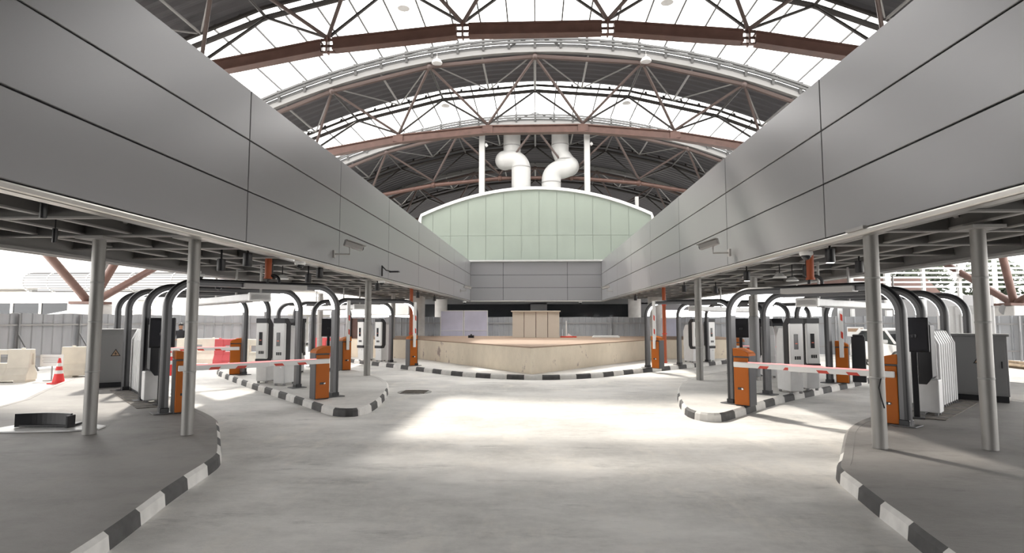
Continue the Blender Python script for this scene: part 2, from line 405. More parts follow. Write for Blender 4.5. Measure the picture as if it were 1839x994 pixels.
# ------------------------------------------------------------------ plant room, ducts, white posts
t = thing('plant_room', 'pale green panelled plant room with a white arched roof edge, behind the rear cladding', 'plant room', (0, 36.45, 5.5))
zG = lambda x: 10.15 - x*x/31.0
m = MB(); X = [-7.28 + 14.56*i/28 for i in range(29)]
poly = [(-7.28, 0)] + [(x, zG(x)-5.5) for x in X] + [(7.28, 0)]
m.prism(poly, .06, 7, 'y', 1)
ed = [-7.28]+[-6.55+1.13*i for i in range(12)]+[7.28]
for a, b in zip(ed[:-1], ed[1:]):
    g = .008
    m.box(((a+b)/2, .03, .82), (b-a-g*2, .06, 1.64-g), 0, 0)
    a2, b2 = a+g, b-g
    m.prism([(a2, 1.65)] + [(b2, 1.65), (b2, zG(b2)-5.52), ((a2+b2)/2, zG((a2+b2)/2)-5.52), (a2, zG(a2)-5.52)], 0, .06, 'y', 0)
m.build('panel_wall', [M_GREEN, M_GREENJ], t)
m = MB(); sec = [(-.12, -.06), (.5, -.06), (.5, .14), (-.06, .14), (-.12, .08)]
path = [((-7.34, 0, 0), (0, 1, 0), (-1, 0, 0)), ((-7.34, 0, zG(7.3)-5.75), (0, 1, 0), (-1, 0, 0.2))]
path += [((x, 0, zG(x)-5.5), (0, 1, 0), Vector((x/15.5, 0, 1)).normalized()) for x in X]
path += [((7.34, 0, zG(7.3)-5.75), (0, 1, 0), (1, 0, .2)), ((7.34, 0, 0), (0, 1, 0), (1, 0, 0))]
m.sweep(path, sec); m.build('roof_edge', M_WHST, t, 50)

px2 = .0362
def dp_(x, y, Y): return ((x-962)*px2, Y, 10.2+(337-y)*px2*1.03)
def duct(name, label, paths, balls, rings):
    t = thing(name, label, 'air duct')
    m = MB()
    for p, r in paths: m.tube([dp_(*q) for q in p], r, 24)
    for q, r in balls: m.ball(dp_(*q), r, 16)
    m.build('duct_pipe', M_DUCT, t, 50)
    for a, r in rings:
        q = Vector(dp_(*a)); MB().lathe([(r-.02, -.03), (r+.02, -.03), (r+.02, .03), (r-.02, .03)], 24, q).build('clamp_ring', M_GRST, t, 40)
def elbow(cx, cy, R, a0, a1, Y, n=8):
    return [(cx+R*math.cos(a0+(a1-a0)*i/n), cy-R*math.sin(a0+(a1-a0)*i/n), Y) for i in range(n+1)]
duct('ventilation_duct', 'fat white ventilation duct on the plant room with its rounded elbow bulging left',
     [([(919, 205, 38.1), (919, 268, 38.1)], .57), ([(906, 277, 38.0)] + elbow(918, 295, 18, PI/2, 0, 37.8) + [(936, 345, 37.8)], .63)],
     [((906, 277, 38.0), .65), ((919, 268, 38.1), .57)], [((919, 251, 38.1), .58), ((936, 292, 37.8), .635)])
duct('ventilation_duct', 'fat white ventilation duct on the plant room with its rounded elbow bulging right',
     [([(1008, 205, 38.1), (1008, 262, 38.1), (1012, 270, 38.1), (1024, 288, 38.0)], .57), ([(1024, 290, 38.0)] + elbow(1010, 315, 19, PI/2, PI, 37.8) + [(991, 345, 37.8)], .63)],
     [((1024, 289, 38.0), .67)], [((1008, 250, 38.1), .58), ((991, 320, 37.8), .635), ((1017, 277, 38.05), .60)])
def post(x, z0, z1, w, label):
    t = thing('white_post', label, 'post', (x, 37.3, z0)); MB().box((0, 0, (z1-z0)/2), (w, w, z1-z0)).build('shaft', M_DUCT, t, bevel=.02)
    MB().box((0, 0, .02), (w+.14, w+.14, .04)).build('base_plate', M_GRST, t)
    m = MB(); m.tube([(w/2+.02, .02, z1-z0-.9), (w/2+.16, .02, z1-z0-.8)], .12, 12); m.build('junction_pot', M_WHITE, t, 40)
post(-3.5, 9.72, 14.15, .36, 'slim white square post standing on the plant room left of both ducts')
post(3.38, 9.74, 14.15, .36, 'slim white square post standing on the plant room right of both ducts')
post(6.55, 8.72, 9.75, .22, 'short white post stub on the right slope of the plant room roof')

# ------------------------------------------------------------------ vault supports outside the canopies
def support(x, y, ends, label):
    t = thing('roof_support', label, 'roof support', (x, y, 0))
    MB().prism([(-.6, 0), (.6, 0), (.52, 2.45), (-.52, 2.45)], -.6, .6, 'y').build('pedestal', M_CONC, t, bevel=.03)
    MB().box((0, 0, 2.52), (1.15, 1.0, .12)).build('bearing_plate', M_RUST, t, bevel=.01)
    for e in ends:
        e = Vector(e)-Vector((x, y, 0)); MB().tube([(e.x*.02, e.y*.02, 2.6), e], .165, 12).build('strut', M_RUST, t, 40)
support(-19, 24, [(-17.5, 14, 9.0), (-17.5, 36, 9.0), (-16, 25, 9.3)], 'concrete pedestal with fanned brown tube struts beyond the left fence')
support(22.35, 28, [(21.3, 35, 6.9), (21.25, 27.6, 6.8), (21.9, 19, 6.4)], 'concrete pedestal with fanned brown tube struts beyond the right fence')
tag(MB().tube([(-19.6, 25.2, 0), (-19.6, 25.2, 9.4)], .22, 16).tube([(-19.6, 25.2, 3.6), (-19.6, 25.2, 9.4)], .34, 16).build('rainwater_pipe', M_PIPE, None, 40), 'tall grey rainwater pipe rising behind the left pedestal and struts', 'pipe')

# ------------------------------------------------------------------ traffic islands with painted kerbs
def island(label, pts, painted, base, k=2, h=.15, block=.55):
    poly = chaikin(pts, k)
    A = sum(poly[i][0]*poly[(i+1) % len(poly)][1]-poly[(i+1) % len(poly)][0]*poly[i][1] for i in range(len(poly)))
    if A < 0: poly = poly[::-1]
    t = thing('traffic_island', label, 'traffic island', (0, 0, 0), 0, 'kerbed traffic islands')
    n = len(poly); ins = []
    for i in range(n):
        a, b, c = Vector(poly[i-1]), Vector(poly[i]), Vector(poly[(i+1) % n])
        d = ((c-b).normalized()+(b-a).normalized()).normalized(); ins.append(tuple(b + Vector((-d.y, d.x))*.15))
    MB().prism(ins, -.02, h-.004, 'z').build('slab', base, t)
    m = MB(); s = 0.0
    def off(i, f):
        return Vector(poly[i % n]).lerp(Vector(ins[i % n]), f)
    for i in range(n):
        p, q = Vector(poly[i]), Vector(poly[(i+1) % n]); Lg = (q-p).length; done = 0
        while done < Lg-1e-6:
            step = min(block-(s % block), Lg-done)
            if step < 1e-5: step = min(block, Lg-done)
            f0, f1 = done/Lg, (done+step)/Lg; w = int((s+1e-6)/block) % 2
            def P_(f, g): return off(i, g).lerp(off(i+1, g), f)
            prof = [(0, -.02), (.10, h-.035), (.36, h), (1.02, h), (1.02, -.02)]
            vs = [(*P_(f, g), z) for f in (f0, f1) for g, z in prof]; c = len(prof)
            m.add(vs, [(j, (j+1) % c, c+(j+1) % c, c+j) for j in range(2)], w if painted(*p.lerp(q, f0)) else 2); m.add(vs, [(j, (j+1) % c, c+(j+1) % c, c+j) for j in range(2, c)], 2); s += step; done += step
    m.build('kerb', [M_KBLACK, M_KWHITE, base], t)
    return t
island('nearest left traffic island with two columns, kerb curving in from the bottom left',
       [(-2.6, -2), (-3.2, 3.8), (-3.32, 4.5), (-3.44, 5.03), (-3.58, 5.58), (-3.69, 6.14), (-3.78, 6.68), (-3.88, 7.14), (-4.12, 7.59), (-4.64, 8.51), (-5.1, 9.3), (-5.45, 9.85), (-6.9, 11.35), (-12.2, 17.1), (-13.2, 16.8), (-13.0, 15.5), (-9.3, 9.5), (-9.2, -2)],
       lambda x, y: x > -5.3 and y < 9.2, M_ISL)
island('left middle traffic island carrying white terminals and an arch row',
       [(-11.3, 19.8), (-8.43, 16.17), (-5.96, 13.35), (-4.4, 11.55), (-3.75, 10.75), (-3.2, 10.85), (-3.25, 12.2), (-3.6, 14.3), (-4.05, 15.9), (-5.1, 17.9), (-6.0, 19.2), (-9.2, 23.0), (-11.4, 25.2), (-12.6, 24.5)],
       lambda x, y: y < 14.3+.9*max(0, -x-4.2) and x > -11.5, M_ISL2)
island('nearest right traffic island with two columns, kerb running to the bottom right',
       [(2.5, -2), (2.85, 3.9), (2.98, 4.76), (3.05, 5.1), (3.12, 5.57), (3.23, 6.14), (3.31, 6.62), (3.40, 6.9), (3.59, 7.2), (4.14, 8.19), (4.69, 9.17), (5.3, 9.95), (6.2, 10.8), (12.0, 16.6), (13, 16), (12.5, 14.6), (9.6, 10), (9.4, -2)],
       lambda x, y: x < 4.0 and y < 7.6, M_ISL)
island('right middle traffic island carrying white terminals and an arch row',
       [(12.0, 19.6), (9.37, 16.9), (7.02, 14.59), (5.26, 12.91), (3.75, 11.05), (3.2, 10.4), (2.75, 10.8), (2.95, 12.3), (3.45, 14.6), (4.2, 16.6), (5.3, 18.4), (8.8, 22.2), (11.4, 24.6), (13, 23.5)],
       lambda x, y: y < 14.0+.9*max(0, x-3.6) and x < 11.8, M_ISL2)
island('central rear traffic island around the beige plinth, with a shallow curved kerb',
       [(-9.6, 26.6), (-7.04, 23.4), (-5.57, 21.97), (-3.93, 20.13), (-2.32, 18.33), (-.12, 17.4), (1.68, 18.0), (3.12, 19.59), (4.76, 21.16), (7.61, 24), (9.6, 26.6), (9.4, 29.9), (-9.4, 29.9)],
       lambda x, y: y < 26, M_ISL2)

# ------------------------------------------------------------------ columns
def column(x, y, z0, z1, r, label, m_=None, group='round columns under the canopies', band=None):
    t = thing('column', label, 'column', (x, y, z0), 0, group); h = z1-z0
    MB().lathe([(r, 0), (r, h)], 24).build('shaft', m_ or M_PIPE, t, 40)
    if r < .2:
        m = MB()
        for z in (.9, 1.62, 2.2): m.lathe([(r, z-.012), (r+.004, z-.008), (r+.004, z+.008), (r, z+.012)], 24)
        m.build('weld_seam', M_GRST, t, 40)
        MB().box((0, 0, h-.02), (.42, .42, .04)).build('head_plate', M_BEAM, t)
    if band: MB().lathe([(r+.002, band[0]), (r+.012, band[0]+.01), (r+.012, band[1]-.01), (r+.002, band[1])], 24).build('wrap', M_GREYBOX, t, 40)
    return t
column(-5.03, 8.3, .15, 3.02, .082, 'slim grey column in front of the nearest left orange barrier')
column(-6.47, 8.28, .15, 3.02, .088, 'slim grey column at the far left, next to the black tray on the ground')
t = column(4.44, 7.81, .15, 3.02, .088, 'slim grey column with a dark scuff line, in front of the nearest right orange barrier')
m = MB(); m.M = Matrix.Identity(4)
m.tube([(.03, -.087, .52), (-.01, -.09, .66), (-.03, -.086, .78), (.0, -.09, .9)], .008, 6); m.build('scuff_mark', M_BLACK, t)
column(5.79, 7.77, .15, 3.02, .088, 'slim grey column at the far right, in front of the grey cabinet')
column(-5.02, 17.19, .15, 3.02, .095, 'slim grey column on the left middle island, right of the terminals')
column(-6.54, 26.4, .98, 3.02, .095, 'slim grey column far back on the left beside the beige plinth')
column(-9.9, 26.3, 0, 3.02, .12, 'slim beige grey column behind the left middle island machines')
column(4.51, 16.3, .15, 3.02, .095, 'slim grey column on the right middle island, nearest the road')
column(6.04, 16.36, .15, 3.02, .12, 'slim column with a dark wrap round its lower half, right middle island', None, 'round columns under the canopies', (.1, 1.75))
for x, y, lab in [(-6.4, 31.2, 'thick concrete column left of the lavender boards'), (-6.05, 36.9, 'thick concrete column behind the lavender boards'),
                  (6.45, 31.6, 'thick concrete column right of the rear fence, beside the raised barrier'), (6.25, 37.0, 'thick concrete column in front of the rear dark windows on the right')]:
    column(x, y, 0, 3.4, .40, lab, M_CONC, 'thick concrete columns')

# ------------------------------------------------------------------ lane arches
def arch(name, label, base, ang, width, H, plate=False):
    t = thing('lane_arch', label, 'lane arch', (*base, .15), ang, 'black tube arches over the lanes')
    R = .52; pts = []
    def at(x, z, nx, nz): pts.append(((x, 0, z), (0, 1, 0), (nx, 0, nz)))
    at(0, 0, -1, 0); at(0, H-R, -1, 0)
    for i in range(1, 13):
        a = PI - PI/2*i/12; at(R+R*math.cos(a), H-R+R*math.sin(a), math.cos(a), math.sin(a))
    for i in range(0, 13):
        a = PI/2 - PI/2*i/12; at(width-R+R*math.cos(a), H-R+R*math.sin(a), math.cos(a), math.sin(a))
    at(width, 0, 1, 0)
    MB().sweep(pts, [(-.075, -.12), (.075, -.12), (.075, -.03), (.055, -.012), (-.055, -.012), (-.075, -.03)]).build('frame', M_ARCH, t, 40)
    MB().sweep(pts, [(-.081, -.055), (.081, -.055), (.081, -.015), (.062, .006), (.035, .018), (-.035, .018), (-.062, .006), (-.081, -.015)]).build('cover_strip', M_BLACK, t, 40)
    n = len(pts)
    for a, b in ((1, 13), (14, n-1)):
        MB().sweep(pts[a:b], [(-.055, -.131), (.055, -.131), (.055, -.119), (-.055, -.119)]).build('light_strip', M_LED, t, 40)
    for x in (0.06, width-.06):
        MB().box((x, 0, .008), (.36, .30, .016)).build('base_plate', M_ARCH, t, bevel=.004)
        MB().box((x, 0, .05), (.15, .18, .09)).build('foot_sleeve', M_BLACK, t, bevel=.01)
    if plate: MB().box((width*.58, -.05, H-.085), (1.25, .22, .10)).build('top_plate', M_BEAM, t, bevel=.01)
    return t
aL = math.atan2(2.42, 2.35); ordn = ['nearest', 'second', 'third', 'farthest']
for i, b in enumerate([(-6.66, 10.13), (-8.12, 11.7), (-9.68, 13.33), (-11.1, 14.9)]):
    arch('a', '%s black arch from the camera over the front left lane' % ordn[i], b, aL, 3.36, 2.40, i == 0)
for i, b in enumerate([(-6.62, 18.64), (-7.92, 20.25), (-9.25, 21.83), (-10.6, 23.4)]):
    arch('a', '%s black arch from the camera over the rear left lane by the plinth' % ordn[i], b, aL, 3.30, 2.36)
aR = math.atan2(-2.47, 1.98)
for i, b in enumerate([(3.86, 11.85), (5.10, 13.28), (6.42, 14.62), (7.68, 15.75)]):
    arch('a', '%s black arch from the camera over the front right lane' % ordn[i], b, aR, 3.14, 2.26, i == 0)
for i, b in enumerate([(3.84, 20.5), (5.25, 21.8), (6.72, 23.3), (8.05, 24.6)]):
    arch('a', '%s black arch from the camera over the rear right lane by the plinth' % ordn[i], b, math.atan2(-2.30, 2.30), 3.25, 2.30)

def lightbox(label, p, q, z):
    p, q = Vector(p), Vector(q); d = q-p; t = thing('overhead_box', label, 'overhead box', (p.x, p.y, z), math.atan2(d.y, d.x), 'white boxes under the lane arches')
    Lg = d.length
    MB().box((Lg/2, 0, 0), (Lg, .42, .15)).build('casing', M_OFFW, t, bevel=.02)
    MB().box((.06, 0, 0), (.12, .46, .19)).build('end_cap', M_WHITE, t, bevel=.02)
    MB().box((Lg/2+.3, 0, -.085), (Lg-1.0, .16, .02)).build('slot_vent', M_ARCH, t)
    MB().box((Lg/2, -.12, .30 if z > 2.4 else .26), (Lg*.9, .05, .04)).build('hanger_rail', M_BEAM, t)
    for f in (.06, .36, .66, .94): MB().bar((Lg*f, -.12, .05), (Lg*f, -.12, 3.05-z), .04, .04).build('hanger', M_BEAM, t)
lightbox('long white overhead box running under the front left lane arches', (-6.0, 12.4), (-10.3, 17.0), 2.30)
lightbox('long white overhead box running under the front right lane arches', (5.72, 12.5), (10.2, 17.0), 2.17)
lightbox('long white overhead box under the rear left lane arches', (-6.4, 20.9), (-9.6, 24.4), 2.28)
lightbox('long white overhead box under the rear right lane arches', (5.6, 20.8), (9.0, 24.2), 2.20)

# ------------------------------------------------------------------ barrier gates
def gate(label, base, face, boom, up=False, armlen=1.42):
    """face: yaw of the front; boom: +1/-1 along local x, or 0 for a bare housing"""
    t = thing('barrier_gate', label, 'barrier gate', (*base, .15), face, 'orange barrier gates')
    MB().box((0, .01, .48), (.31, .30, .96)).build('housing', M_HSIDE, t, bevel=.015)
    MB().box((-.0, -.15, .47), (.285, .035, .90)).build('front_cover', M_ORANGE, t, bevel=.012)
    s = boom or 1
    pr = [(-s*.155, .95), (s*.155, .95), (s*.155, .99), (s*.12, 1.03), (0, 1.08), (-s*.09, 1.10), (-s*.155, 1.10)]
    MB().prism(pr, -.165, .16, 'y').build('top_cap', M_ORANGE, t, bevel=.012)
    k = MB(); k.lathe([(.022, 0), (.022, .012), (.014, .018)], 16); o = k.build('lock', M_CHROME, t, 40); o.location = (.03, -.168, .33); o.rotation_euler.x = PI/2
    MB().box((-.02, -.171, .33), (.09, .012, .045)).build('lock_plate', M_BLACK, t, bevel=.005)
    T = Matrix.Translation((0, -.20, .79)) @ (Matrix.Rotation(-PI/2, 4, 'Y') if up else Matrix.Scale(s, 4, (1, 0, 0)))
    m = MB(); m.M = T; m.box((armlen/2-.06, 0, 0), (armlen+.12, .05, .10)); b = m.build('boom', M_WHITE, t, bevel=.012)
    x = .36
    while x < armlen-.25:
        m = MB(); m.M = T; m.prism([(x, -.049), (x+.17, -.049), (x+.21, .0), (x+.04, .0)], -.0275, .0275, 'y'); m.build('stripe', M_RED, b); x += .46
    m = MB(); m.M = T; m.box((armlen/2+.08, 0, -.052 if up else .052), (armlen-.18, .046, .016)); m.build('light_strip', M_WHITE if up else M_PINK, b)
    MB().box((0, -.185, .79), (.09, .03, .09)).build('boom_hub', M_ARCH, t, bevel=.01)
    return t
fL, fR = math.radians(43), math.radians(-44.6)
gate('orange barrier gate behind the nearest left column, arm lowered to the right', (-6.36, 10.30), fL, 1, False, 1.45)
gate('orange barrier gate at the nose of the left middle island, arm lowered to the left', (-4.55, 12.15), fL, -1, False, 1.45)
gate('small orange barrier gate at the far end of the front left lane, arm lowered', (-9.12, 17.4), math.radians(20), -1, False, 2.0)
gate('orange barrier gate behind the left middle island display, arm raised', (-6.30, 19.02), fL, -1, True, 1.5)
gate('orange barrier gate left of the beige plinth with white arm raised', (-4.50, 20.95), fL, -1, True, 1.5)
gate('orange barrier gate behind the nearest right column, arm lowered to the left', (5.69, 9.66), fR, -1, False, 1.5)
gate('orange barrier gate at the nose of the right middle island, arm lowered to the right', (4.06, 11.55), fR, 1, False, 1.5)
gate('orange barrier gate in front of the white car, arm raised', (8.06, 15.7), math.radians(-30), 1, True, 1.5)
gate('orange barrier gate behind the nose of the right middle island, arm lowered', (6.42, 18.8), fR, 1, False, 1.5)
gate('orange barrier gate right of the beige plinth with white arm raised', (4.16, 20.1), fR, 1, True, 1.5)

# ------------------------------------------------------------------ terminals
def terminal(label, loc, rz, slim=False):
    t = thing('ticket_terminal', label, 'ticket terminal', (*loc, .15), rz, 'white and black ticket terminals')
    D = .36 if slim else .62
    MB().prism([(.04, .05), (D, .05), (D, .62), (.02, .62)], -.15, .15, 'x').build('pedestal', M_OFFW, t, bevel=.02)
    if not slim: MB().prism([(.30, .60), (.64, .60), (.64, 1.22), (.50, 1.47), (.30, 1.47)], -.15, .15, 'x').build('rear_body', M_OFFW, t, bevel=.03)
    MB().prism([(-.012, .63), (-.012, 1.57), (.05, 1.57), (.075, 1.54), (.075, .67), (.06, .63)], -.150, .150, 'x').build('head', M_WHITE, t, bevel=.015)
    MB().prism([(-.02, 1.69), (.14, 1.69), (.28, 1.55), (.28, .66), (.19, .53), (-.02, .53), (-.02, .63), (.06, .63), (.08, .68), (.08, 1.53), (.06, 1.57), (-.02, 1.57)], -.158, .158, 'x').build('shell', M_CHAR, t, bevel=.008)
    d = MB().box((-.02, -.014, 1.16), (.095, .012, .34)).build('display', M_SCREEN, t, bevel=.003)
    MB().box((-.02, -.022, 1.12), (.05, .006, .02)).build('lit_line', M_REDTXT, d)
    m = MB()
    for i in range(3): m.box((-.045+.05*i, -.013, .80), (.035, .012, .075))
    m.build('keypad', M_BLACK, t)
    k = MB().lathe([(.018, 0), (.018, .012)], 14).build('lock', M_CHROME, t); k.location = (.05, .035, .45); k.rotation_euler.x = PI/2
    m = MB()
    for x in (-.11, .11):
        for y in (.10, D-.06): m.box((x, y, .025), (.05, .05, .05))
    m.build('foot', M_GREYBOX, t)
    return t
terminal('white ticket terminal with black back shell on the left middle island, nearer of two', (-6.46, 14.42), math.radians(-5))
terminal('white ticket terminal on the left middle island, half hidden behind its nearer twin', (-7.18, 14.98), math.radians(-5))
terminal('white terminal turned away, on the left middle island beside the second arch leg', (-7.5, 18.3), math.radians(184))
terminal('white terminal turned away, farther of two on the left middle island', (-8.15, 19.2), math.radians(184))
terminal('white ticket terminal behind the slim left column, right one of two', (-6.25, 22.85), math.radians(-24))
terminal('white ticket terminal beside the slim left column, left one of two', (-7.05, 23.15), math.radians(-24))
terminal('white ticket terminal on the right middle island, nearer of two facing the lane', (5.84, 13.3), math.radians(6))
terminal('white ticket terminal on the right middle island, farther of two facing the lane', (6.48, 13.9), math.radians(6))
terminal('white terminal turned away, on the right middle island behind the second arch leg', (6.75, 17.6), math.radians(176))
terminal('white terminal turned away, farther of two on the right middle island', (7.4, 18.3), math.radians(176))
terminal('white ticket terminal behind the slim right column, left one of two', (6.2, 22.75), math.radians(22))
terminal('white ticket terminal beside the slim right column, right one of two', (6.95, 23.3), math.radians(22))
terminal('white payment terminal seen from its side behind the nearest left arch', (-7.62, 11.68), math.radians(134), True)
terminal('white payment terminal seen from its side behind the nearest right arch', (6.75, 10.69), math.radians(-134), True)

def ribbed(label, loc, rz, Lg):
    t = thing('ribbed_cabinet', label, 'cabinet', (*loc, .15), rz, 'white ribbed cabinets')
    n = int(Lg/.17); m = MB(); w = .22
    m.prism([(-w, .06), (w, .06), (w, 1.20), (.13, 1.42), (-.13, 1.42), (-w, 1.20)], -Lg/2+.02, Lg/2-.02, 'x')
    for i in range(n):
        a = -Lg/2+.02 + (Lg-.04)*(i+.22)/n; b = a + (Lg-.04)*.56/n
        for q in (-1, 1): m.prism([(q*(w-.01), .05), (q*(w+.04), .05), (q*(w+.04), 1.19), (q*.15, 1.44), (q*.12, 1.42), (q*(w-.01), 1.19)], a, b, 'x')
    for i in range(3):
        a = -w+.03+(2*w-.06)*(i+.2)/3; b = a+(2*w-.06)*.6/3
        for q in (-1, 1): m.box((q*Lg/2, (a+b)/2, .60), (.06, b-a, 1.12))
    m.build('body', M_OFFW, t, bevel=.012)
    MB().box((0, 0, 1.435), (Lg-.1, .26, .03)).build('top_strip', M_CHAR, t, bevel=.01)
    f = MB()
    for i in range(n+1): f.box((-Lg/2+.06+(Lg-.12)*i/n, 0, .03), (.05, .50, .06))
    f.build('foot', M_GREYBOX, t)
ribbed('white ribbed cabinet between the arch legs on the nearest left island', (-9.04, 13.27), math.radians(133), 1.5)
ribbed('white ribbed cabinet between the arch legs on the nearest right island', (7.85, 11.9), math.radians(45), 1.5)

def display(label, loc, rz, z=1.40):
    t = thing('lane_display', label, 'display', (*loc, .15), rz, 'black display boxes on posts')
    MB().box((0, 0, z), (.44, .16, .58)).build('display_box', M_BLACK, t, bevel=.015)
    MB().box((0, -.084, z), (.38, .01, .50)).build('screen', M_SCREEN, t)
    MB().box((0, .06, .56), (.09, .07, 1.12)).build('post', M_CHAR, t, bevel=.01)
    MB().box((0, .06, .01), (.22, .22, .02)).build('base_plate', M_ARCH, t)
    MB().lathe([(.04, -.03), (.05, 0), (.04, .03)], 14, (0, -.10, z-.02)).build('camera_eye', M_CHAR, t, 40)
display('black display box behind the nearest left arch leg', (-7.30, 11.10), math.radians(30))
display('black display box beside the nearest right arch leg', (6.40, 10.15), math.radians(-32))
display('black display box on a post on the left middle island behind the right arch leg', (-6.75, 18.70), math.radians(20))
display('black display box behind the orange barrier at the nose of the right middle island', (6.28, 18.1), math.radians(-15))
tag(MB().box((0, 0, .6), (.32, .28, 1.2)).box((0, 0, 1.23), (.26, .24, .06)).build('bollard_cabinet', M_CHAR, None, bevel=.02, loc=(8.62, 15.95, .15), rz=math.radians(-30)), 'black upright cabinet right of the raised barrier in front of the white car', 'cabinet')

# ------------------------------------------------------------------ electrical cabinets
def elec(label, loc, rz, w, d, h, sx):
    t = thing('electrical_cabinet', label, 'electrical cabinet', (*loc, .15), rz, 'grey electrical cabinets')
    MB().box((0, 0, .06), (w*.96, d*.96, .12)).build('plinth', M_CHAR, t)
    MB().box((0, 0, .12+(h-.16)/2), (w, d, h-.16)).build('body', M_GREYBOX, t, bevel=.012)
    MB().box((0, 0, h-.02), (w+.08, d+.08, .05)).build('lid', M_GREYBOX, t, bevel=.01)
    dr = MB().box((0, -d/2-.006, .12+(h-.2)/2), (w-.08, .012, h-.28)).build('door', M_GREYBOX, t, bevel=.004)
    MB().box((w/2-.1, -d/2-.02, .75), (.025, .02, .14)).build('handle', M_BLACK, dr, bevel=.005)
    s = MB(); r = .12
    tri = lambda k: [(sx+k*r*math.sin(2*PI*i/3), .82+k*r*math.cos(2*PI*i/3)) for i in range(3)]
    s.prism(tri(1), -d/2-.0155, -d/2-.012, 'y', 0); s.prism(tri(.74), -d/2-.018, -d/2-.0155, 'y', 1)
    s.prism([(sx+.018, .88), (sx-.03, .815), (sx-.002, .815), (sx-.018, .765), (sx+.03, .83), (sx+.002, .83)], -d/2-.020, -d/2-.018, 'y', 0)
    s.build('warning_triangle', [M_BLACK, M_YEL], t)
    MB().box((sx, -d/2-.014, .70), (.16, .003, .022)).build('caption_strip', M_GREYBOX, t)
elec('grey electrical cabinet with a warning triangle at the left, behind a slim column', (-10.5, 14.2), math.radians(33), 1.0, .55, 1.42, .0)
elec('grey electrical cabinet with a warning triangle at the right, behind a slim column', (9.18, 12.55), math.radians(-38), 1.0, .55, 1.36, .05)

# ------------------------------------------------------------------ beige plinth and things on it
t = thing('plinth', 'large beige stained plinth with a pointed front at the end of the road', 'plinth', (0, 0, .15))
pl = [(-.13, 17.75), (4.85, 24.8), (9.0, 25.6), (9.0, 29.5), (-9.0, 29.5), (-9.0, 25.9), (-4.9, 24.6)]
MB().prism(pl, 0, .80, 'z').build('body', M_BEIGE, t)
def inset(pts, d):
    c = Vector((0, 24)); return [tuple(Vector(p) + (c-Vector(p)).normalized()*d) for p in pts]
MB().prism(inset(pl, -.03), .79, .83, 'z').build('top_board', M_TOPB, t, bevel=.01)
t = thing('panel_enclosure', 'cream box of tall grooved panels with a flat cap standing on the beige plinth', 'enclosure', (0, 27.0, .98))
m = MB()
for i in range(4): m.box((-1.10+.28+.55*i, .5, .60), (.525, 1.0, 1.20))
m.build('panel', M_CREAM, t, bevel=.008)
MB().box((0, .5, .6), (2.15, .9, 1.18)).build('core', M_RUST, t); MB().box((0, .5, 1.22), (2.30, 1.12, .05)).build('cap', M_CREAM, t, bevel=.008)
for i, (xa, xb, lab) in enumerate([(-4.95, -3.74, 'left lavender grey board behind the beige plinth'), (-3.72, -2.48, 'right lavender grey board behind the beige plinth')]):
    t = thing('hoarding_board', lab, 'board', ((xa+xb)/2, 30.0, 0), 0, 'lavender boards'); w = xb-xa
    MB().box((0, 0, 1.15), (w, .05, 2.26)).build('board', M_LAV, t, bevel=.006)
    m = MB(); m.box((0, -.03, 2.27), (w, .03, .04)); m.box((w/2-.02, -.03, 1.15), (.03, .03, 2.26)); m.box((-w/2+.02, -.03, 1.15), (.03, .03, 2.26)); m.box((0, -.03, 1.25), (w, .02, .02)); m.build('edge_frame', M_WHST, t)
    m = MB(); m.bar((-w/3, .05, 2.0), (-w/3, .9, 0), .05, .05); m.bar((w/3, .05, 2.0), (w/3, .9, 0), .05, .05); m.build('prop', M_GRST, t)
t = thing('hoarding_board', 'lavender grey board behind the right end of the plinth by the orange pipe', 'board', (6.95, 30.2, 0), 0, 'lavender boards')
MB().box((0, 0, .95), (1.0, .05, 1.9)).build('board', M_LAV, t, bevel=.006)
m = MB(); m.box((0, -.03, 1.88), (1.0, .03, .04)); m.box((-.48, -.03, .95), (.03, .03, 1.9)); m.box((.48, -.03, .95), (.03, .03, 1.9)); m.build('edge_frame', M_WHST, t)
m = MB(); m.bar((0, .05, 1.7), (0, .8, 0), .05, .05); m.build('prop', M_GRST, t)
tag(MB().box((0, 0, .03), (1.25, .35, .06)).box((0, 0, .075), (1.15, .3, .03)).build('packing_slab', M_WHITE, None, bevel=.01, loc=(3.25, 27.2, .98)), 'flat white packing slab lying on the plinth right of the enclosure', 'slab')
t = thing('marker_stand', 'thin white pole on a red foot standing on the plinth right of the enclosure', 'marker', (1.42, 27.2, .98))
MB().tube([(0, 0, 0), (0, 0, .78)], .025, 10).build('pole', M_WHITE, t, 40); MB().box((.1, 0, .03), (.75, .2, .06)).build('foot', M_RED, t, bevel=.01)
MB().prism([(.02, .06), (.28, .06), (.10, .20)], -.05, .05, 'y').build('fin', M_WHITE, t, bevel=.01)
tag(MB().box((0, 0, .06), (.26, .2, .12)).lathe([(.04, .12), (.04, .17)], 10).build('junction_box', M_BLACK, None, bevel=.01, loc=(-2.95, 26.5, .98)), 'small black box on the plinth in front of the lavender boards', 'box')
tag(MB().box((0, 0, 0), (.95, .03, .9)).box((-.1, -.02, .1), (.3, .02, .3)).box((.2, -.02, -.2), (.25, .02, .2)).build('notice_poster', M_RUST, None, loc=(-8.0, 25.8, 1.42)), 'brown patterned notice standing above the left end of the plinth', 'notice')

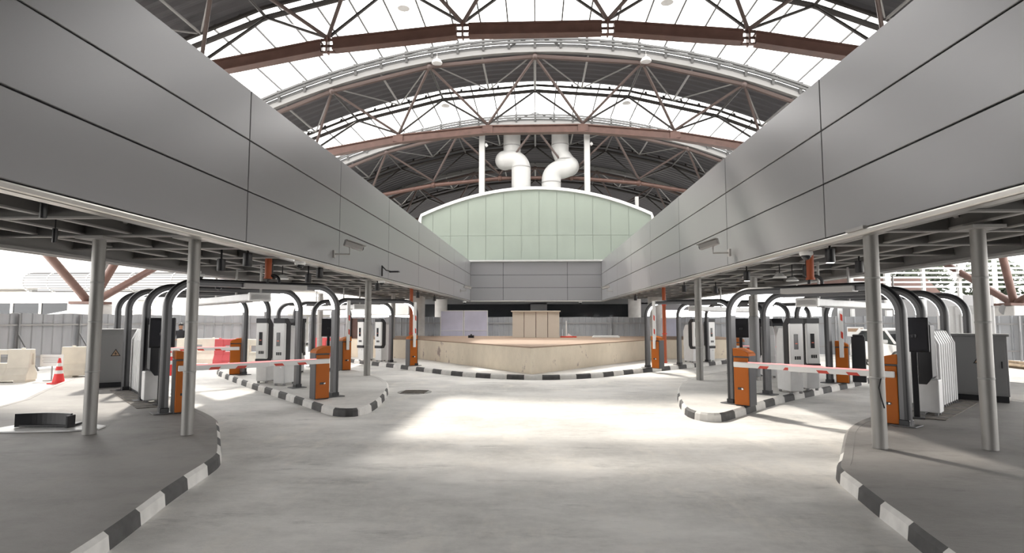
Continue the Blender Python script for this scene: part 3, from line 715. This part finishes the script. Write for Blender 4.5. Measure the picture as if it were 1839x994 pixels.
# ------------------------------------------------------------------ hoarding fences
def fence(label, pts, h, pitch=.30, rails=(.45, 1.62), side=1, posts=2.6):
    t = thing('hoarding_fence', label, 'fence', (0, 0, 0), 0, 'grey hoarding fences')
    sh = MB(); rl = MB(); step = 0
    for a, b in zip(pts[:-1], pts[1:]):
        a, b = Vector(a), Vector(b); d = (b-a).normalized(); n = Vector((-d.y, d.x))*side; Lg = (b-a).length; k = max(1, round(Lg/pitch)); pr = []
        for i in range(k):
            s0 = Lg*i/k; w = Lg/k
            pr += [(s0, 0), (s0+w*.07, .035), (s0+w*.13, .035), (s0+w*.20, 0)]
        pr.append((Lg, 0)); vs = []
        for s_, o in pr:
            q = a+d*s_+n*o; vs += [(q.x, q.y, .06), (q.x, q.y, h + .02*math.sin(s_*3.1))]
        sh.add(vs, [(2*i, 2*i+2, 2*i+3, 2*i+1) for i in range(len(pr)-1)])
        for z in rails:
            q, r = a+n*.06, b+n*.06; rl.bar((q.x, q.y, z), (r.x, r.y, z), .05, .06)
        s_ = .3
        while s_ < Lg:
            q = a+d*s_+n*.10; p = MB(); p.bar((q.x, q.y, 0), (q.x, q.y, h-.02), .07, .07)
            f = q+n*.85; p.bar((q.x, q.y, 1.3), (f.x, f.y, .02), .045, .045); p.build('post', M_GREYBOX, t); s_ += posts
    o = sh.build('sheeting', M_FENCE, t); sd = o.modifiers.new('sheet', 'SOLIDIFY'); sd.thickness = .012
    rl.build('rail', M_GRST, t)
fence('grey ribbed hoarding fence on the left behind the white barriers and cone', [(-19.6, 8.0), (-18.35, 19.5), (-18.2, 23.0), (-17.4, 28.2), (-12.5, 31.2)], 2.03, .42, side=-1)
fence('grey ribbed hoarding fence across the back behind the plinth', [(-12.4, 31.3), (-4, 33.2), (4, 33.2), (12.4, 31.3)], 1.95, .31, side=-1)
fence('grey ribbed hoarding fence on the right behind the white car and cabinet', [(12.5, 31.2), (17.3, 28.9), (20.6, 26.1), (25.5, 22)], 1.98, .42, side=-1)
tag(MB().box((0, 0, 0), (.72, .02, .46)).build('fence_sign', M_WHITE, None, loc=(15.75, 29.35, 1.22), rz=math.radians(-30)), 'small white sign on the fence behind the black cabinet', 'sign')
o = [x for x in S.objects if x.name == 'fence_sign'][0]
MB().box((0, -.013, .08), (.64, .008, .16)).build('coloured_band', M_YEL, o)

# ------------------------------------------------------------------ water barriers, cones, notice, debris, manhole
def wbar(label, x, y, rz, mt, Lg=1.25, h=.95):
    t = thing('water_barrier', label, 'water barrier', (x, y, 0), rz, 'plastic water barriers')
    pr = [(-.26, .05), (-.26, .22), (-.14, .42), (-.11, h), (.11, h), (.14, .42), (.26, .22), (.26, .05)]
    m = MB(); m.prism(pr, -Lg/2, -.16, 'x'); m.prism(pr, .16, Lg/2, 'x')
    pc = [(-.255, .05), (-.255, .22), (-.135, .42), (-.125, .55), (.125, .55), (.135, .42), (.255, .22), (.255, .05)]
    m.prism(pc, -.17, .17, 'x'); m.prism([(-.11, .80), (-.11, h-.01), (.11, h-.01), (.11, .80)], -.17, .17, 'x')
    m.build('body', mt, t, bevel=.02)
    f = MB()
    for s in (-.38, .38):
        f.box((s*Lg, 0, .03), (.2*Lg, .5, .06))
    f.build('foot', mt, t)
    c = MB()
    for s in (-.33, .33): c.lathe([(.05, h), (.05, h+.03), (.03, h+.035)], 12, (s*Lg, 0, 0))
    c.build('filler_cap', mt, t, 40)
    MB().prism([(-.03, .5), (.03, .5), (.03, .82), (-.03, .82)], Lg/2-.01, Lg/2+.05, 'x').build('coupling', mt, t)
wbar('cream plastic barrier at the far left edge', -15.45, 16.35, math.radians(12), M_BARW, 1.5)
wbar('cream plastic barrier behind the red cone and notice', -14.15, 18.15, math.radians(20), M_BARW, 1.7)
wbar('cream plastic barrier behind the nearest left column, left end of the row', -13.7, 23.2, math.radians(5), M_BARW, 1.7, 1.05)
wbar('red plastic barrier in the row behind the front left lane', -12.15, 22.6, math.radians(8), M_BARR, 1.0, 1.05)
wbar('cream plastic barrier between two red ones behind the front left lane', -11.0, 22.4, math.radians(10), M_BARW, 1.2, 1.05)
wbar('red plastic barrier at the right end of the row behind the front left lane', -10.05, 23.6, math.radians(75), M_BARR, 1.1, 1.05)
wbar('red plastic barrier far back between the two left lanes', -9.9, 27.6, math.radians(10), M_BARR, 1.3)
def cone(label, x, y, h=.72, z=0.):
    t = thing('traffic_cone', label, 'traffic cone', (x, y, z), 0, 'red traffic cones'); r = lambda u: .15*(1-u)+.025*u
    MB().box((0, 0, .02), (.38, .38, .04)).build('base', M_CONE, t, bevel=.01)
    MB().lathe([(r(0), .04), (r(1), h)], 24).build('body', M_CONE, t, 40)
    for a, b in ((.36, .50), (.66, .80)): MB().lathe([(r(a)+.003, .04+a*(h-.04)), (r(b)+.003, .04+b*(h-.04))], 24).build('reflective_band', M_WHITE, t, 40)
cone('red traffic cone with white bands beside the notice sheet at the left', -13.48, 16.0)
cone('red traffic cone seen between arch leg and orange barrier at the left', -11.95, 18.6, .9)
t = thing('notice_stand', 'white notice sheet on a low stand left of the red cone', 'notice', (-14.35, 16.75, 0), math.radians(10))
MB().box((0, 0, .60), (.62, .02, .34)).build('sheet', M_WHITE, t); MB().bar((0, .03, 0), (0, .03, .7), .03, .03).box((0, .03, .015), (.3, .3, .03)).build('stand', M_GRST, t)
m = MB()
for i in range(4): m.box((-.02, -.012, .69-.05*i), (.46-.05*(i % 2), .003, .012))
m.build('print_lines', M_GRST, t)
t = thing('curved_tray', 'black curved plastic tray lying on the ground at the left', 'tray', (-7.46, 8.62, .178), math.radians(4)); t.scale = (.78, .9, 1)
m = MB(); arc = [(-.55+1.06*i/12, .10*math.sin(PI*i/12), ) for i in range(13)]
for (a, b), (c, d) in zip(arc[:-1], arc[1:]): m.add([(a, b, 0), (c, d, 0), (c, d, .20), (a, b, .20), (a, b+.05, 0), (c, d+.05, 0), (c, d+.05, .20), (a, b+.05, .20)], [(0, 1, 2, 3), (5, 4, 7, 6), (3, 2, 6, 7), (1, 0, 4, 5), (0, 3, 7, 4), (1, 5, 6, 2)])
m.build('wall', M_BLACK, t); MB().box((.53, -.02, .09), (.05, .18, .18)).build('end_lug', M_BLACK, t, bevel=.008)
m = MB(); m.prism([(-.55, .02), (.52, .02), (.50, .34), (0, .40), (-.5, .32)], .002, .03, 'z'); m.build('floor_flange', M_BLACK, t)
o = MB().prism([(-.72, -.32), (-.1, -.26), (.55, -.18), (.86, -.02), (.80, .22), (.3, .44), (-.3, .40), (-.62, .30), (-.70, -.05)], 0, .02, 'z').build('packing_sheet', M_WHITE, None, loc=(-7.45, 8.6, .15), rz=.04); tag(o, 'torn white packing sheet under the black curved tray', 'sheet')
m = MB(); m.lathe([(.42, .0), (.42, .012), (.37, .012), (.37, .008), (.01, .008)], 36); o = m.build('manhole_cover', M_MANH, None, 40, loc=(-3.02, 14.5, .0)); tag(o, 'round dark manhole cover in the road beside the left middle island', 'manhole cover')
m = MB(); [m.bar((-.30, -.3+.1*i, .012), (.30, -.3+.1*i, .012), .03, .012) for i in range(7)]; m.build('tread', M_SOIL, o)
for lab, p, q in (('dark cable trench strip between the arch feet and ribbed cabinet at the left', (-7.3, 10.75), (-9.9, 13.5)), ('dark cable trench strip between the arch feet and ribbed cabinet at the right', (6.6, 10.05), (9.0, 12.5))):
    p, q = Vector(p), Vector(q); d = q-p
    t = thing('trench_cover', lab, 'trench cover', ((p.x+q.x)/2, (p.y+q.y)/2, .15), math.atan2(d.y, d.x))
    MB().box((0, 0, .004), (d.length, .34, .008)).build('plate', M_SOIL, t)
    m = MB(); n = int(d.length/.5)
    for i in range(n): m.box((-d.length/2+d.length*(i+.5)/n, 0, .010), (.03, .34, .006))
    m.build('joint_bar', M_GREYBOX, t)

# ------------------------------------------------------------------ lamps, cameras and pipes under the canopies
dl = None
DL = [(-4.95, 9.72, 'black tube downlight left of the orange pipe stub, left canopy'), (-5.4, 11.5, 'black tube downlight right of the orange pipe stub, left canopy'),
      (-4.75, 12.52, 'black tube downlight near the left wall below its first camera'), (-5.63, 14.1, 'black tube downlight above the nearest left arch curve'),
      (-4.98, 5.6, 'black tube downlight nearest the camera under the left canopy'), (-6.4, 7.4, 'black tube downlight between the two front left columns'),
      (-5.9, 10.6, 'black tube downlight just right of the nearest left column'), (-4.92, 17.8, 'black tube downlight by the second slim left column'),
      (-4.92, 24.0, 'black tube downlight above the left raised barrier'), (-4.92, 28.0, 'black tube downlight at the far end of the left canopy'),
      (4.75, 9.5, 'lit white-bottomed black tube downlight left of the orange pipe stub, right canopy'), (5.0, 13.9, 'lit white-bottomed black tube downlight above the right middle island nose'),
      (4.9, 19.3, 'black tube downlight by the slim right column, nearest the wall'), (5.6, 20.1, 'black tube downlight behind the slim right column'),
      (6.2, 20.2, 'black tube downlight deeper under the right canopy past the column'), (6.3, 11.5, 'black tube downlight left of the nearest right column'),
      (5.7, 12.4, 'black tube downlight behind the orange pipe stub, right canopy'), (4.7, 27.5, 'black tube downlight at the far end of the right canopy')]
for x, y, lab in DL:
    if dl is None:
        dl = thing('downlight', lab, 'downlight', (x, y, 2.72), 0, 'black tube downlights under the canopies')
        MB().lathe([(.07, 0), (.075, .01), (.075, .22), (.03, .23)], 18).build('can', M_BLACK, dl, 40)
        MB().lathe([(.06, -.004), (.06, .004)], 18).build('lens', M_CHAR, dl)
        MB().tube([(0, 0, .22), (0, 0, .69)], .018, 8).build('stem', M_BLACK, dl, 40)
    else:
        o = dup(dl, (x, y, 2.72), 0, lab)
        if lab.startswith('lit'):
            l = [c for c in o.children if c.name.startswith('lens')][0]; l.data = l.data.copy(); l.data.materials[0] = M_LAMPLIT
        if y < 8: o.scale = (.42, .42, .83); o.location.z = 2.83
def bullet(label, loc, rz, wallx, g='bullet cameras on the clad walls'):
    """loc: camera body centre; arm goes to the wall at local -x"""
    t = thing('security_camera', label, 'camera', loc, rz, g); a = wallx
    m = MB(); m.M = Matrix.Rotation(math.radians(14), 4, 'Y') ; m.box((.06, 0, .09), (.42, .13, .12)); m.build('camera_body', M_CAMG, t, bevel=.02)
    m = MB(); m.M = Matrix.Rotation(math.radians(14), 4, 'Y'); m.box((.09, 0, .165), (.46, .17, .02)); m.build('sun_hood', M_CAMG, t, bevel=.006)
    m = MB(); m.M = Matrix.Rotation(math.radians(14), 4, 'Y'); m.tube([(.27, 0, .09), (.285, 0, .09)], .045, 14); m.build('lens', M_BLACK, t, 40)
    return t
def bracket(t, pts):
    m = MB(); m.tube(pts, .02, 8); p = Vector(pts[-1]); m.ball(pts[0], .03, 8); m.build('bracket', M_CAMG, t, 40)
def wallcam(label, x, y, z, rz, toward):
    t = bullet(label, (x, y, z), rz, 0); R = Matrix.Rotation(-rz, 3, 'Z')
    e = R @ Vector((toward, -.05, -.12)); bracket(t, [(0, 0, .04), (0, 0, -.12), tuple(e)])
    m = MB(); n = R @ Vector((1, 0, 0)); m.bar(e-n*.02, e+n*.02, .12, .16); m.build('wall_plate', M_CAMG, t)
wallcam('grey bullet camera on an arm low on the left clad wall, nearer one', -4.08, 12.5, 3.36, math.radians(38), -.33)
wallcam('grey bullet camera on an arm low on the right clad wall, nearer one', 3.83, 12.6, 3.36, math.radians(142), .33)
wallcam('white bullet camera far along the left clad wall', -3.80, 31.5, 3.50, math.radians(20), -.30)
wallcam('white bullet camera far along the right clad wall', 3.82, 31.0, 3.46, math.radians(160), .28)
t = thing('wall_floodlight', 'thin black arm lamp on the left clad wall beyond the first camera', 'lamp', (-4.33, 16.1, 3.18))
MB().box((.01, 0, 0), (.03, .05, .30)).build('wall_bar', M_BLACK, t); MB().tube([(.02, 0, .12), (.12, 0, .02), (.26, 0, -.02)], .018, 8).build('arm', M_BLACK, t, 40)
MB().box((.36, 0, -.03), (.28, .16, .04)).build('lamp_head', M_BLACK, t, bevel=.01); MB().box((.38, 0, -.055), (.22, .12, .012)).build('diffuser', M_OFFW, t)
dm = None
for x, y, z, lab in [(-4.50, 10.85, 2.90, 'small white dome camera under the left wall lip, nearer one'), (-4.38, 16.3, 2.90, 'small white dome camera under the left wall lip, farther one'),
                     (4.42, 9.6, 2.90, 'small white dome camera under the right wall lip'), (2.75, 35.85, 2.90, 'white dome camera under the rear wall lip on the right'), (-4.14, 33.6, 2.86, 'white dome camera at the rear left corner under the lip'),
                     (-7.85, 13.2, 2.86, 'white dome camera under the outer beam of the left canopy'), (-6.75, 12.05, 2.56, 'white dome camera hanging between the first two left arches')]:
    if dm is None:
        dm = thing('dome_camera', lab, 'camera', (x, y, z), 0, 'white dome cameras')
        MB().lathe([(.03, .08), (.03, .02), (.10, .01), (.105, -.03), (.09, -.05)], 20).build('housing', M_WHITE, dm, 40)
        MB().ball((0, 0, -.05), .075, 12).build('dome', M_GLASS, dm, 60)
    else: dup(dm, (x, y, z), 0, lab)
for lab, x, y, z0, z1, r in [('orange pipe stub with a black hose loop under the left canopy', -5.35, 11.35, 2.62, 3.05, .065), ('orange pipe stub with a black hose loop under the right canopy', 5.15, 11.05, 2.55, 3.05, .065)]:
    t = thing('orange_pipe', lab, 'pipe', (x, y, z0), 0, 'orange pipes')
    MB().tube([(0, 0, 0), (0, 0, z1-z0)], r, 14).build('pipe', M_ORPIPE, t, 40); MB().lathe([(r, 0), (r+.015, 0), (r+.015, .04), (r, .04)], 14).build('collar', M_ORPIPE, t, 40)
    h = [(.02+.12*math.cos(a)+.08, .02, -.06+.13*math.sin(a)) for a in [PI*1.05 - PI*1.1*i/14 for i in range(15)]]
    MB().tube(h, .03, 10).build('hose', M_BLACK, t, 40)
for lab, x, y in [('tall orange pipe behind the raised barrier left of the plinth', -4.95, 22.9), ('tall orange pipe behind the raised barrier right of the plinth', 4.95, 22.6)]:
    t = thing('orange_pipe', lab, 'pipe', (x, y, .15), 0, 'orange pipes')
    MB().tube([(0, 0, 0), (0, 0, 2.9)], .07, 14).build('pipe', M_ORPIPE, t, 40)
    for z in (.02, 1.1, 2.2): MB().lathe([(.07, z), (.09, z), (.09, z+.04), (.07, z+.04)], 14).build('collar', M_RED, t, 40)
fl = None
for x, y, lab in [(-5.75, 12.9, 'flat white ceiling lamp left of the first camera, left canopy'), (5.35, 12.9, 'flat white ceiling lamp near the wall, right canopy'), (6.1, 14.0, 'flat white ceiling lamp deeper in, right canopy')]:
    if fl is None:
        fl = thing('disc_lamp', lab, 'lamp', (x, y, 2.72), 0, 'flat disc lamps under the canopies')
        MB().lathe([(.05, .10), (.14, .02), (.14, 0)], 20).build('disc', M_WHITE, fl, 40); MB().tube([(0, 0, .08), (0, 0, .7)], .012, 8).build('stem', M_BLACK, fl)
    else: dup(fl, (x, y, 2.72), 0, lab)

# ------------------------------------------------------------------ white car behind the right lane
def car():
    t = thing('car', 'white parked compact suv with dark windows behind the nearest right arches', 'car', (12.92, 21.1, 0), math.atan2(-1, -.06))
    # x forward, lofted sections
    secs = [(-2.12, .45, .80, .74), (-2.05, .34, 1.02, .82), (-1.7, .28, 1.08, .88), (-.9, .26, 1.06, .89), (0, .25, 1.03, .90), (.8, .25, 1.01, .90), (1.3, .26, .98, .88), (1.75, .28, .90, .83), (2.05, .34, .78, .72), (2.12, .42, .62, .62)]
    vs = []; n = 10
    for x, z0, z1, w in secs:
        ring = [(-w*.92, z0), (-w, z0+.12), (-w, z1-.22), (-w*.93, z1-.05), (-w*.55, z1), (w*.55, z1), (w*.93, z1-.05), (w, z1-.22), (w, z0+.12), (w*.92, z0)]
        vs += [(x, y, z) for y, z in ring]
    fs = [(i*n+k, i*n+(k+1) % n, (i+1)*n+(k+1) % n, (i+1)*n+k) for i in range(len(secs)-1) for k in range(n)] + [tuple(range(n)), tuple(range((len(secs)-1)*n, len(secs)*n))]
    MB().add(vs, fs).build('body', M_CAR, t, 50)
    g = MB(); cab = [(-1.95, 1.05, .74, 1.08), (-1.55, 1.38, .64, 1.42), (-.6, 1.46, .62, 1.50), (.15, 1.42, .62, 1.46), (1.05, 1.0, .76, 1.02)]
    vs = []; rf = []
    for x, z, w, zz in cab:
        vs += [(x, -w-.05 if z < 1.2 else -w, z if z < 1.2 else z), (x, w+.05 if z < 1.2 else w, z)]
    base = [(-1.95, 1.0), (-1.55, 1.0), (-.6, 1.0), (.15, 1.0), (1.05, .98)]
    vv = []
    for (x, z, w, zz) in cab: vv += [(x, -w, z), (x, w, z)]
    for (x, z) in base: vv += [(x, -.80, z), (x, .80, z)]
    q = []
    for i in range(4):
        q += [(2*i, 2*i+1, 2*i+3, 2*i+2), (2*i, 2*i+2, 10+2*i+2, 10+2*i), (2*i+1, 10+2*i+1, 10+2*i+3, 2*i+3)]
    g.add(vv, q).build('cabin_glass', M_GLASS, t, 30)
    r = MB()
    for i in range(1, 3):
        (x0, z0, w0, _), (x1, z1, w1, _) = cab[i], cab[i+1]
        r.add([(x0, -w0-.01, z0), (x0, w0+.01, z0), (x1, w1+.01, z1), (x1, -w1-.01, z1), (x0, -w0+.05, z0+.05), (x0, w0-.05, z0+.05), (x1, w1-.05, z1+.05), (x1, -w1+.05, z1+.05)],
              [(0, 1, 2, 3), (4, 5, 6, 7), (0, 1, 5, 4), (2, 3, 7, 6), (0, 3, 7, 4), (1, 2, 6, 5)])
    for s in (-1, 1):
        r.bar((.15, s*.62, 1.44), (1.05, s*.78, 1.0), .06, .05); r.bar((-.35, s*.64, 1.45), (-.35, s*.81, 1.0), .05, .07); r.bar((-1.55, s*.65, 1.42), (-1.98, s*.77, 1.02), .07, .14)
        r.bar((-1.55, s*.65, 1.42), (.15, s*.63, 1.44), .06, .06)
    r.build('roof', M_CAR, t)
    for x in (-1.3, 1.32):
        for s in (-1, 1):
            w = MB(); w.tube([(x, s*.72, .33), (x, s*.90, .33)], .33, 28); o = w.build('wheel', M_TYRE, t, 40)
            h = MB(); h.tube([(x, s*.895, .33), (x, s*.915, .33)], .20, 20); h.build('rim', M_CHROME, o, 40)
            a = MB(); a.tube([(x+.40*math.cos(u), s*.885, .33+.40*math.sin(u)) for u in [PI*i/12 for i in range(13)]], .035, 8); a.build('wheel_arch', M_BLACK, t, 40)
    MB().box((2.05, 0, .56), (.14, 1.05, .18)).build('grille', M_BLACK, t, bevel=.03); MB().box((2.02, 0, .33), (.16, 1.35, .12)).build('bumper_intake', M_BLACK, t, bevel=.03)
    for s in (-1, 1):
        MB().box((1.96, s*.58, .72), (.22, .30, .10)).build('headlamp', M_GLASS, t, bevel=.03)
        MB().box((.75, s*.97, 1.06), (.14, .18, .12)).build('mirror', M_CAR, t, bevel=.03)
    m = MB(); [m.box((-.1, s*.89, .32), (2.2, .05, .10)) for s in (-1, 1)]; m.build('sill_trim', M_BLACK, t)
car()

# ------------------------------------------------------------------ outside: buildings, louvres, odds and ends
t = thing('building', 'bright white building with a louvred band beyond the left fence', 'building', (-27.5, 36, 0))
m = MB(); m.box((-9, 6, 1.2), (40, 8, 2.0)); m.box((-4, 7, 6.2), (46, 8, 4.4)); m.box((-4, 5.5, 2.75), (46, 6, 1.2)); m.build('wall', M_BLDG, t)
m = MB(); m.box((-8, 1.98, 2.55), (10, .1, .75)); m.build('window_band', M_GLASS, t)
for i in range(6): MB().box((-12+2.0*i, 1.9, 2.55), (.12, .12, .8)).build('mullion', M_BLDG, t)
for i, (a, b, z) in enumerate([(-.6, .9, 6.2), (3.6, 4.6, 6.1)]): MB().box(((a+b)/2, 2.95, z), (b-a, .12, .55)).build('window', M_FENCE, t)
dr = thing('louvred_drum', 'long rounded louvred duct housing along the white building at the left', 'louvre housing', (-33, 36.6, 4.25))
m = MB()
for i in range(12):
    a = PI*.5 + PI*i/11; y, z = .75*math.cos(a), .62*math.sin(a); m.bar((0, y, z), (15.5, y, z), .06, .06)
m.build('slat', M_RAIL, dr)
m = MB()
for x in (.0, 1.6, 4.2, 7.0, 9.8, 12.6, 15.4):
    m.tube([(x, .72*math.cos(PI*.5+PI*i/11), .60*math.sin(PI*.5+PI*i/11)) for i in range(12)], .06, 6)
m.box((7.7, .55, 0), (15.5, .1, 1.2)); m.build('rib', M_BLDG, dr)
t = thing('ramp_roof', 'white sloping ramp roof in front of the white building at the left', 'roof', (-24.5, 33, 1.9)); MB().prism([(-5.2, 0), (1.0, 0), (1.0, 1.05)], 0, 2, 'y').build('gable', M_BLDG, t); MB().bar((-5.3, 1, .0), (1.1, 1, 1.12), .06, 2.2, 0, (0, 1, 0)).build('roof_sheet', M_WHITE, t)
t = thing('louvre_screen', 'white slatted screen on posts beyond the right fence', 'screen', (16.5, 30.5, 0), math.radians(2))
m = MB(); [m.box((4.4, 0, 3.5+.24*i), (9.4, .10, .09)) for i in range(9)]; m.build('slat', M_WHITE, t)
for i in range(6): MB().box((-.2+1.85*i, .06, 2.75), (.16 if i != 1 else .30, .14, 5.5)).build('post', M_WHITE, t)
struct(MB().box((24.5, 34, 1.6), (16, .4, 3.2)).build('wall_outside', M_DARKW))
tag(MB().prism([(-4, 3.25), (4, 3.25), (3, 4.3), (-3, 4.3)], -1, 1, 'y').build('shed_roof', M_RUST, None, loc=(19.5, 35.4, 0)), 'dark red shed roof seen through the white slatted screen', 'roof')
t = thing('storage_cabin', 'white storage cabin behind the right ribbed cabinet', 'cabin', (12.3, 16.8, 0), math.radians(-15))
MB().box((0, .6, 1.15), (1.0, 1.2, 2.1)).build('shell', M_OFFW, t, bevel=.05); MB().box((0, .6, .05), (1.0, 1.2, .1)).build('skid', M_GREYBOX, t); MB().box((0, -.01, 1.1), (.7, .03, 1.7)).build('door', M_WHITE, t, bevel=.02)
t = thing('floodlight', 'grey round floodlight on a pole above the right fence', 'floodlight', (21.9, 28.0, 0)); MB().tube([(0, 0, 0), (0, 0, 2.1)], .04, 8).build('pole', M_GRST, t, 40)
m = MB(); m.tube([(-.05, -.1, 2.28), (.05, .1, 2.34)], [.26, .20], 18); m.build('lamp_head', M_GRST, t, 40)
t = thing('white_tank', 'white tank with a dark valve above the right fence at the edge', 'tank', (25.0, 31, 0)); MB().box((0, 0, 1.25), (1.7, 1.2, 2.5)).build('shell', M_BLDG, t, bevel=.05); MB().lathe([(.12, 2.5), (.12, 2.62), (.22, 2.64), (.22, 2.68)], 14, (-.5, 0, 0)).build('valve', M_CHAR, t, 40)
t = thing('timber_stack', 'low stack of timber planks in front of the right fence', 'timber', (17.9, 21.5, 0), math.radians(84))
for i in range(5): MB().box((.1*(i % 2), -.2+.2*(i % 3), .05+.085*(i//2)), (4.2, .18, .08)).build('plank', M_TIMBER, t)

def tree(label, x, y, h, r):
    t = thing('tree', label, 'tree', (x, y, 0), 0, 'trees behind the slatted screen')
    MB().tube([(0, 0, 0), (.1, 0, h*.45), (0, .1, h*.75)], [.16, .12, .06], 10).build('trunk', M_TIMBER, t, 40)
    rnd = random.Random(int(x*10)); vs = []; fs = []
    for i in range(900):
        d = Vector((rnd.gauss(0, 1), rnd.gauss(0, 1), rnd.gauss(0, 1))).normalized()*r*rnd.random()**.4
        c = Vector((0, 0, h*.72)) + Vector((d.x, d.y, d.z*.75)); a = Vector((rnd.uniform(-1, 1), rnd.uniform(-1, 1), rnd.uniform(-1, 1))).normalized()*.22; b = a.orthogonal().normalized()*.13
        k = len(vs); vs += [c-a, c+b, c+a, c-b]; fs.append((k, k+1, k+2, k+3))
    m = MB(); m.add(vs, fs); m.build('foliage', M_LEAF, t)
for x, y, h, r, lab in [(20.5, 36.8, 5.6, 1.7, 'dark leafy tree behind the left end of the slatted screen'), (24.3, 37.8, 6.0, 1.8, 'dark leafy tree behind the middle of the slatted screen'), (28.2, 37.0, 5.8, 1.9, 'dark leafy tree behind the right end of the slatted screen')]:
    tree(lab, x, y, h, r)
# ------------------------------------------------------------------ person behind the barriers
def person():
    t = thing('person', 'person in dark clothes standing behind the row of barriers at the left', 'person', (-14.75, 23.6, 0), math.radians(20))
    V = [(0, 0, .86), (0, .0, 1.05), (0, .01, 1.24), (0, .0, 1.36), (0, -.01, 1.44), (0, -.02, 1.52), (0, -.02, 1.62),
         (.17, 0, 1.32), (.23, -.02, 1.06), (.18, -.20, .98), (.10, -.26, 1.0), (-.17, 0, 1.32), (-.23, -.02, 1.06), (-.18, -.20, .98), (-.10, -.26, 1.0),
         (.09, 0, .80), (.10, -.01, .46), (.10, .02, .08), (.11, -.14, .03), (-.09, 0, .80), (-.10, -.01, .46), (-.10, .02, .08), (-.11, -.14, .03)]
    Ed = [(0, 1), (1, 2), (2, 3), (3, 4), (4, 5), (5, 6), (2, 7), (7, 8), (8, 9), (9, 10), (2, 11), (11, 12), (12, 13), (13, 14), (0, 15), (15, 16), (16, 17), (17, 18), (0, 19), (19, 20), (20, 21), (21, 22)]
    Rd = [.14, .135, .155, .09, .052, .09, .085, .062, .048, .038, .03, .062, .048, .038, .03, .085, .06, .042, .035, .085, .06, .042, .035]
    me = bpy.data.meshes.new('body'); me.from_pydata(V, Ed, []); o = bpy.data.objects.new('body', me); COL.objects.link(o); o.parent = t
    sk = o.modifiers.new('skin', 'SKIN'); sk.use_smooth_shade = True
    for i, d in enumerate(me.skin_vertices[0].data): d.radius = (Rd[i], Rd[i]*.85); d.use_root = (i == 0)
    o.modifiers.new('sub', 'SUBSURF').levels = 1
    m = bpy.data.materials.new('person_cloth_skin'); m.use_nodes = True; nt = m.node_tree; b = nt.nodes['Principled BSDF']
    tc = nt.nodes.new('ShaderNodeTexCoord'); sp = nt.nodes.new('ShaderNodeSeparateXYZ'); nt.links.new(tc.outputs['Object'], sp.inputs[0])
    gt = nt.nodes.new('ShaderNodeMath'); gt.operation = 'GREATER_THAN'; gt.inputs[1].default_value = 1.41; nt.links.new(sp.outputs[2], gt.inputs[0])
    mx = nt.nodes.new('ShaderNodeMix'); mx.data_type = 'RGBA'; nt.links.new(gt.outputs[0], mx.inputs[0]); mx.inputs[6].default_value = (.02, .02, .025, 1); mx.inputs[7].default_value = (.30, .17, .11, 1)
    nt.links.new(mx.outputs[2], b.inputs['Base Color']); b.inputs['Roughness'].default_value = .8; me.materials.append(m)
    MB().ball((0, .005, 1.60), .098, 12, 0, (1, 1.05, .8)).build('hair', M_BLACK, t, 60)
    f = MB(); f.prism([(-.12, 1.54), (-.09, 1.58), (-.09, 1.53)], -.012, .012, 'x'); f.build('nose', M_SKIN, t)
    f = MB(); [f.ball((s*.032, -.098, 1.575), .010, 6) for s in (-1, 1)]; f.build('eyes', M_BLACK, t)
    for s in (-1, 1):
        h = MB(); h.ball((s*.09, -.28, 1.0), .035, 8, 0, (.9, 1.2, .6))
        for k in range(4): h.tube([(s*(.075+.012*k), -.30, 1.0), (s*(.070+.013*k), -.34-.004*(k % 2), .99), (s*(.068+.013*k), -.355, .965)], .008, 6)
        h.tube([(s*.065, -.27, 1.01), (s*.045, -.30, 1.0)], .009, 6); h.build('hand', M_SKIN, t, 60)
person()
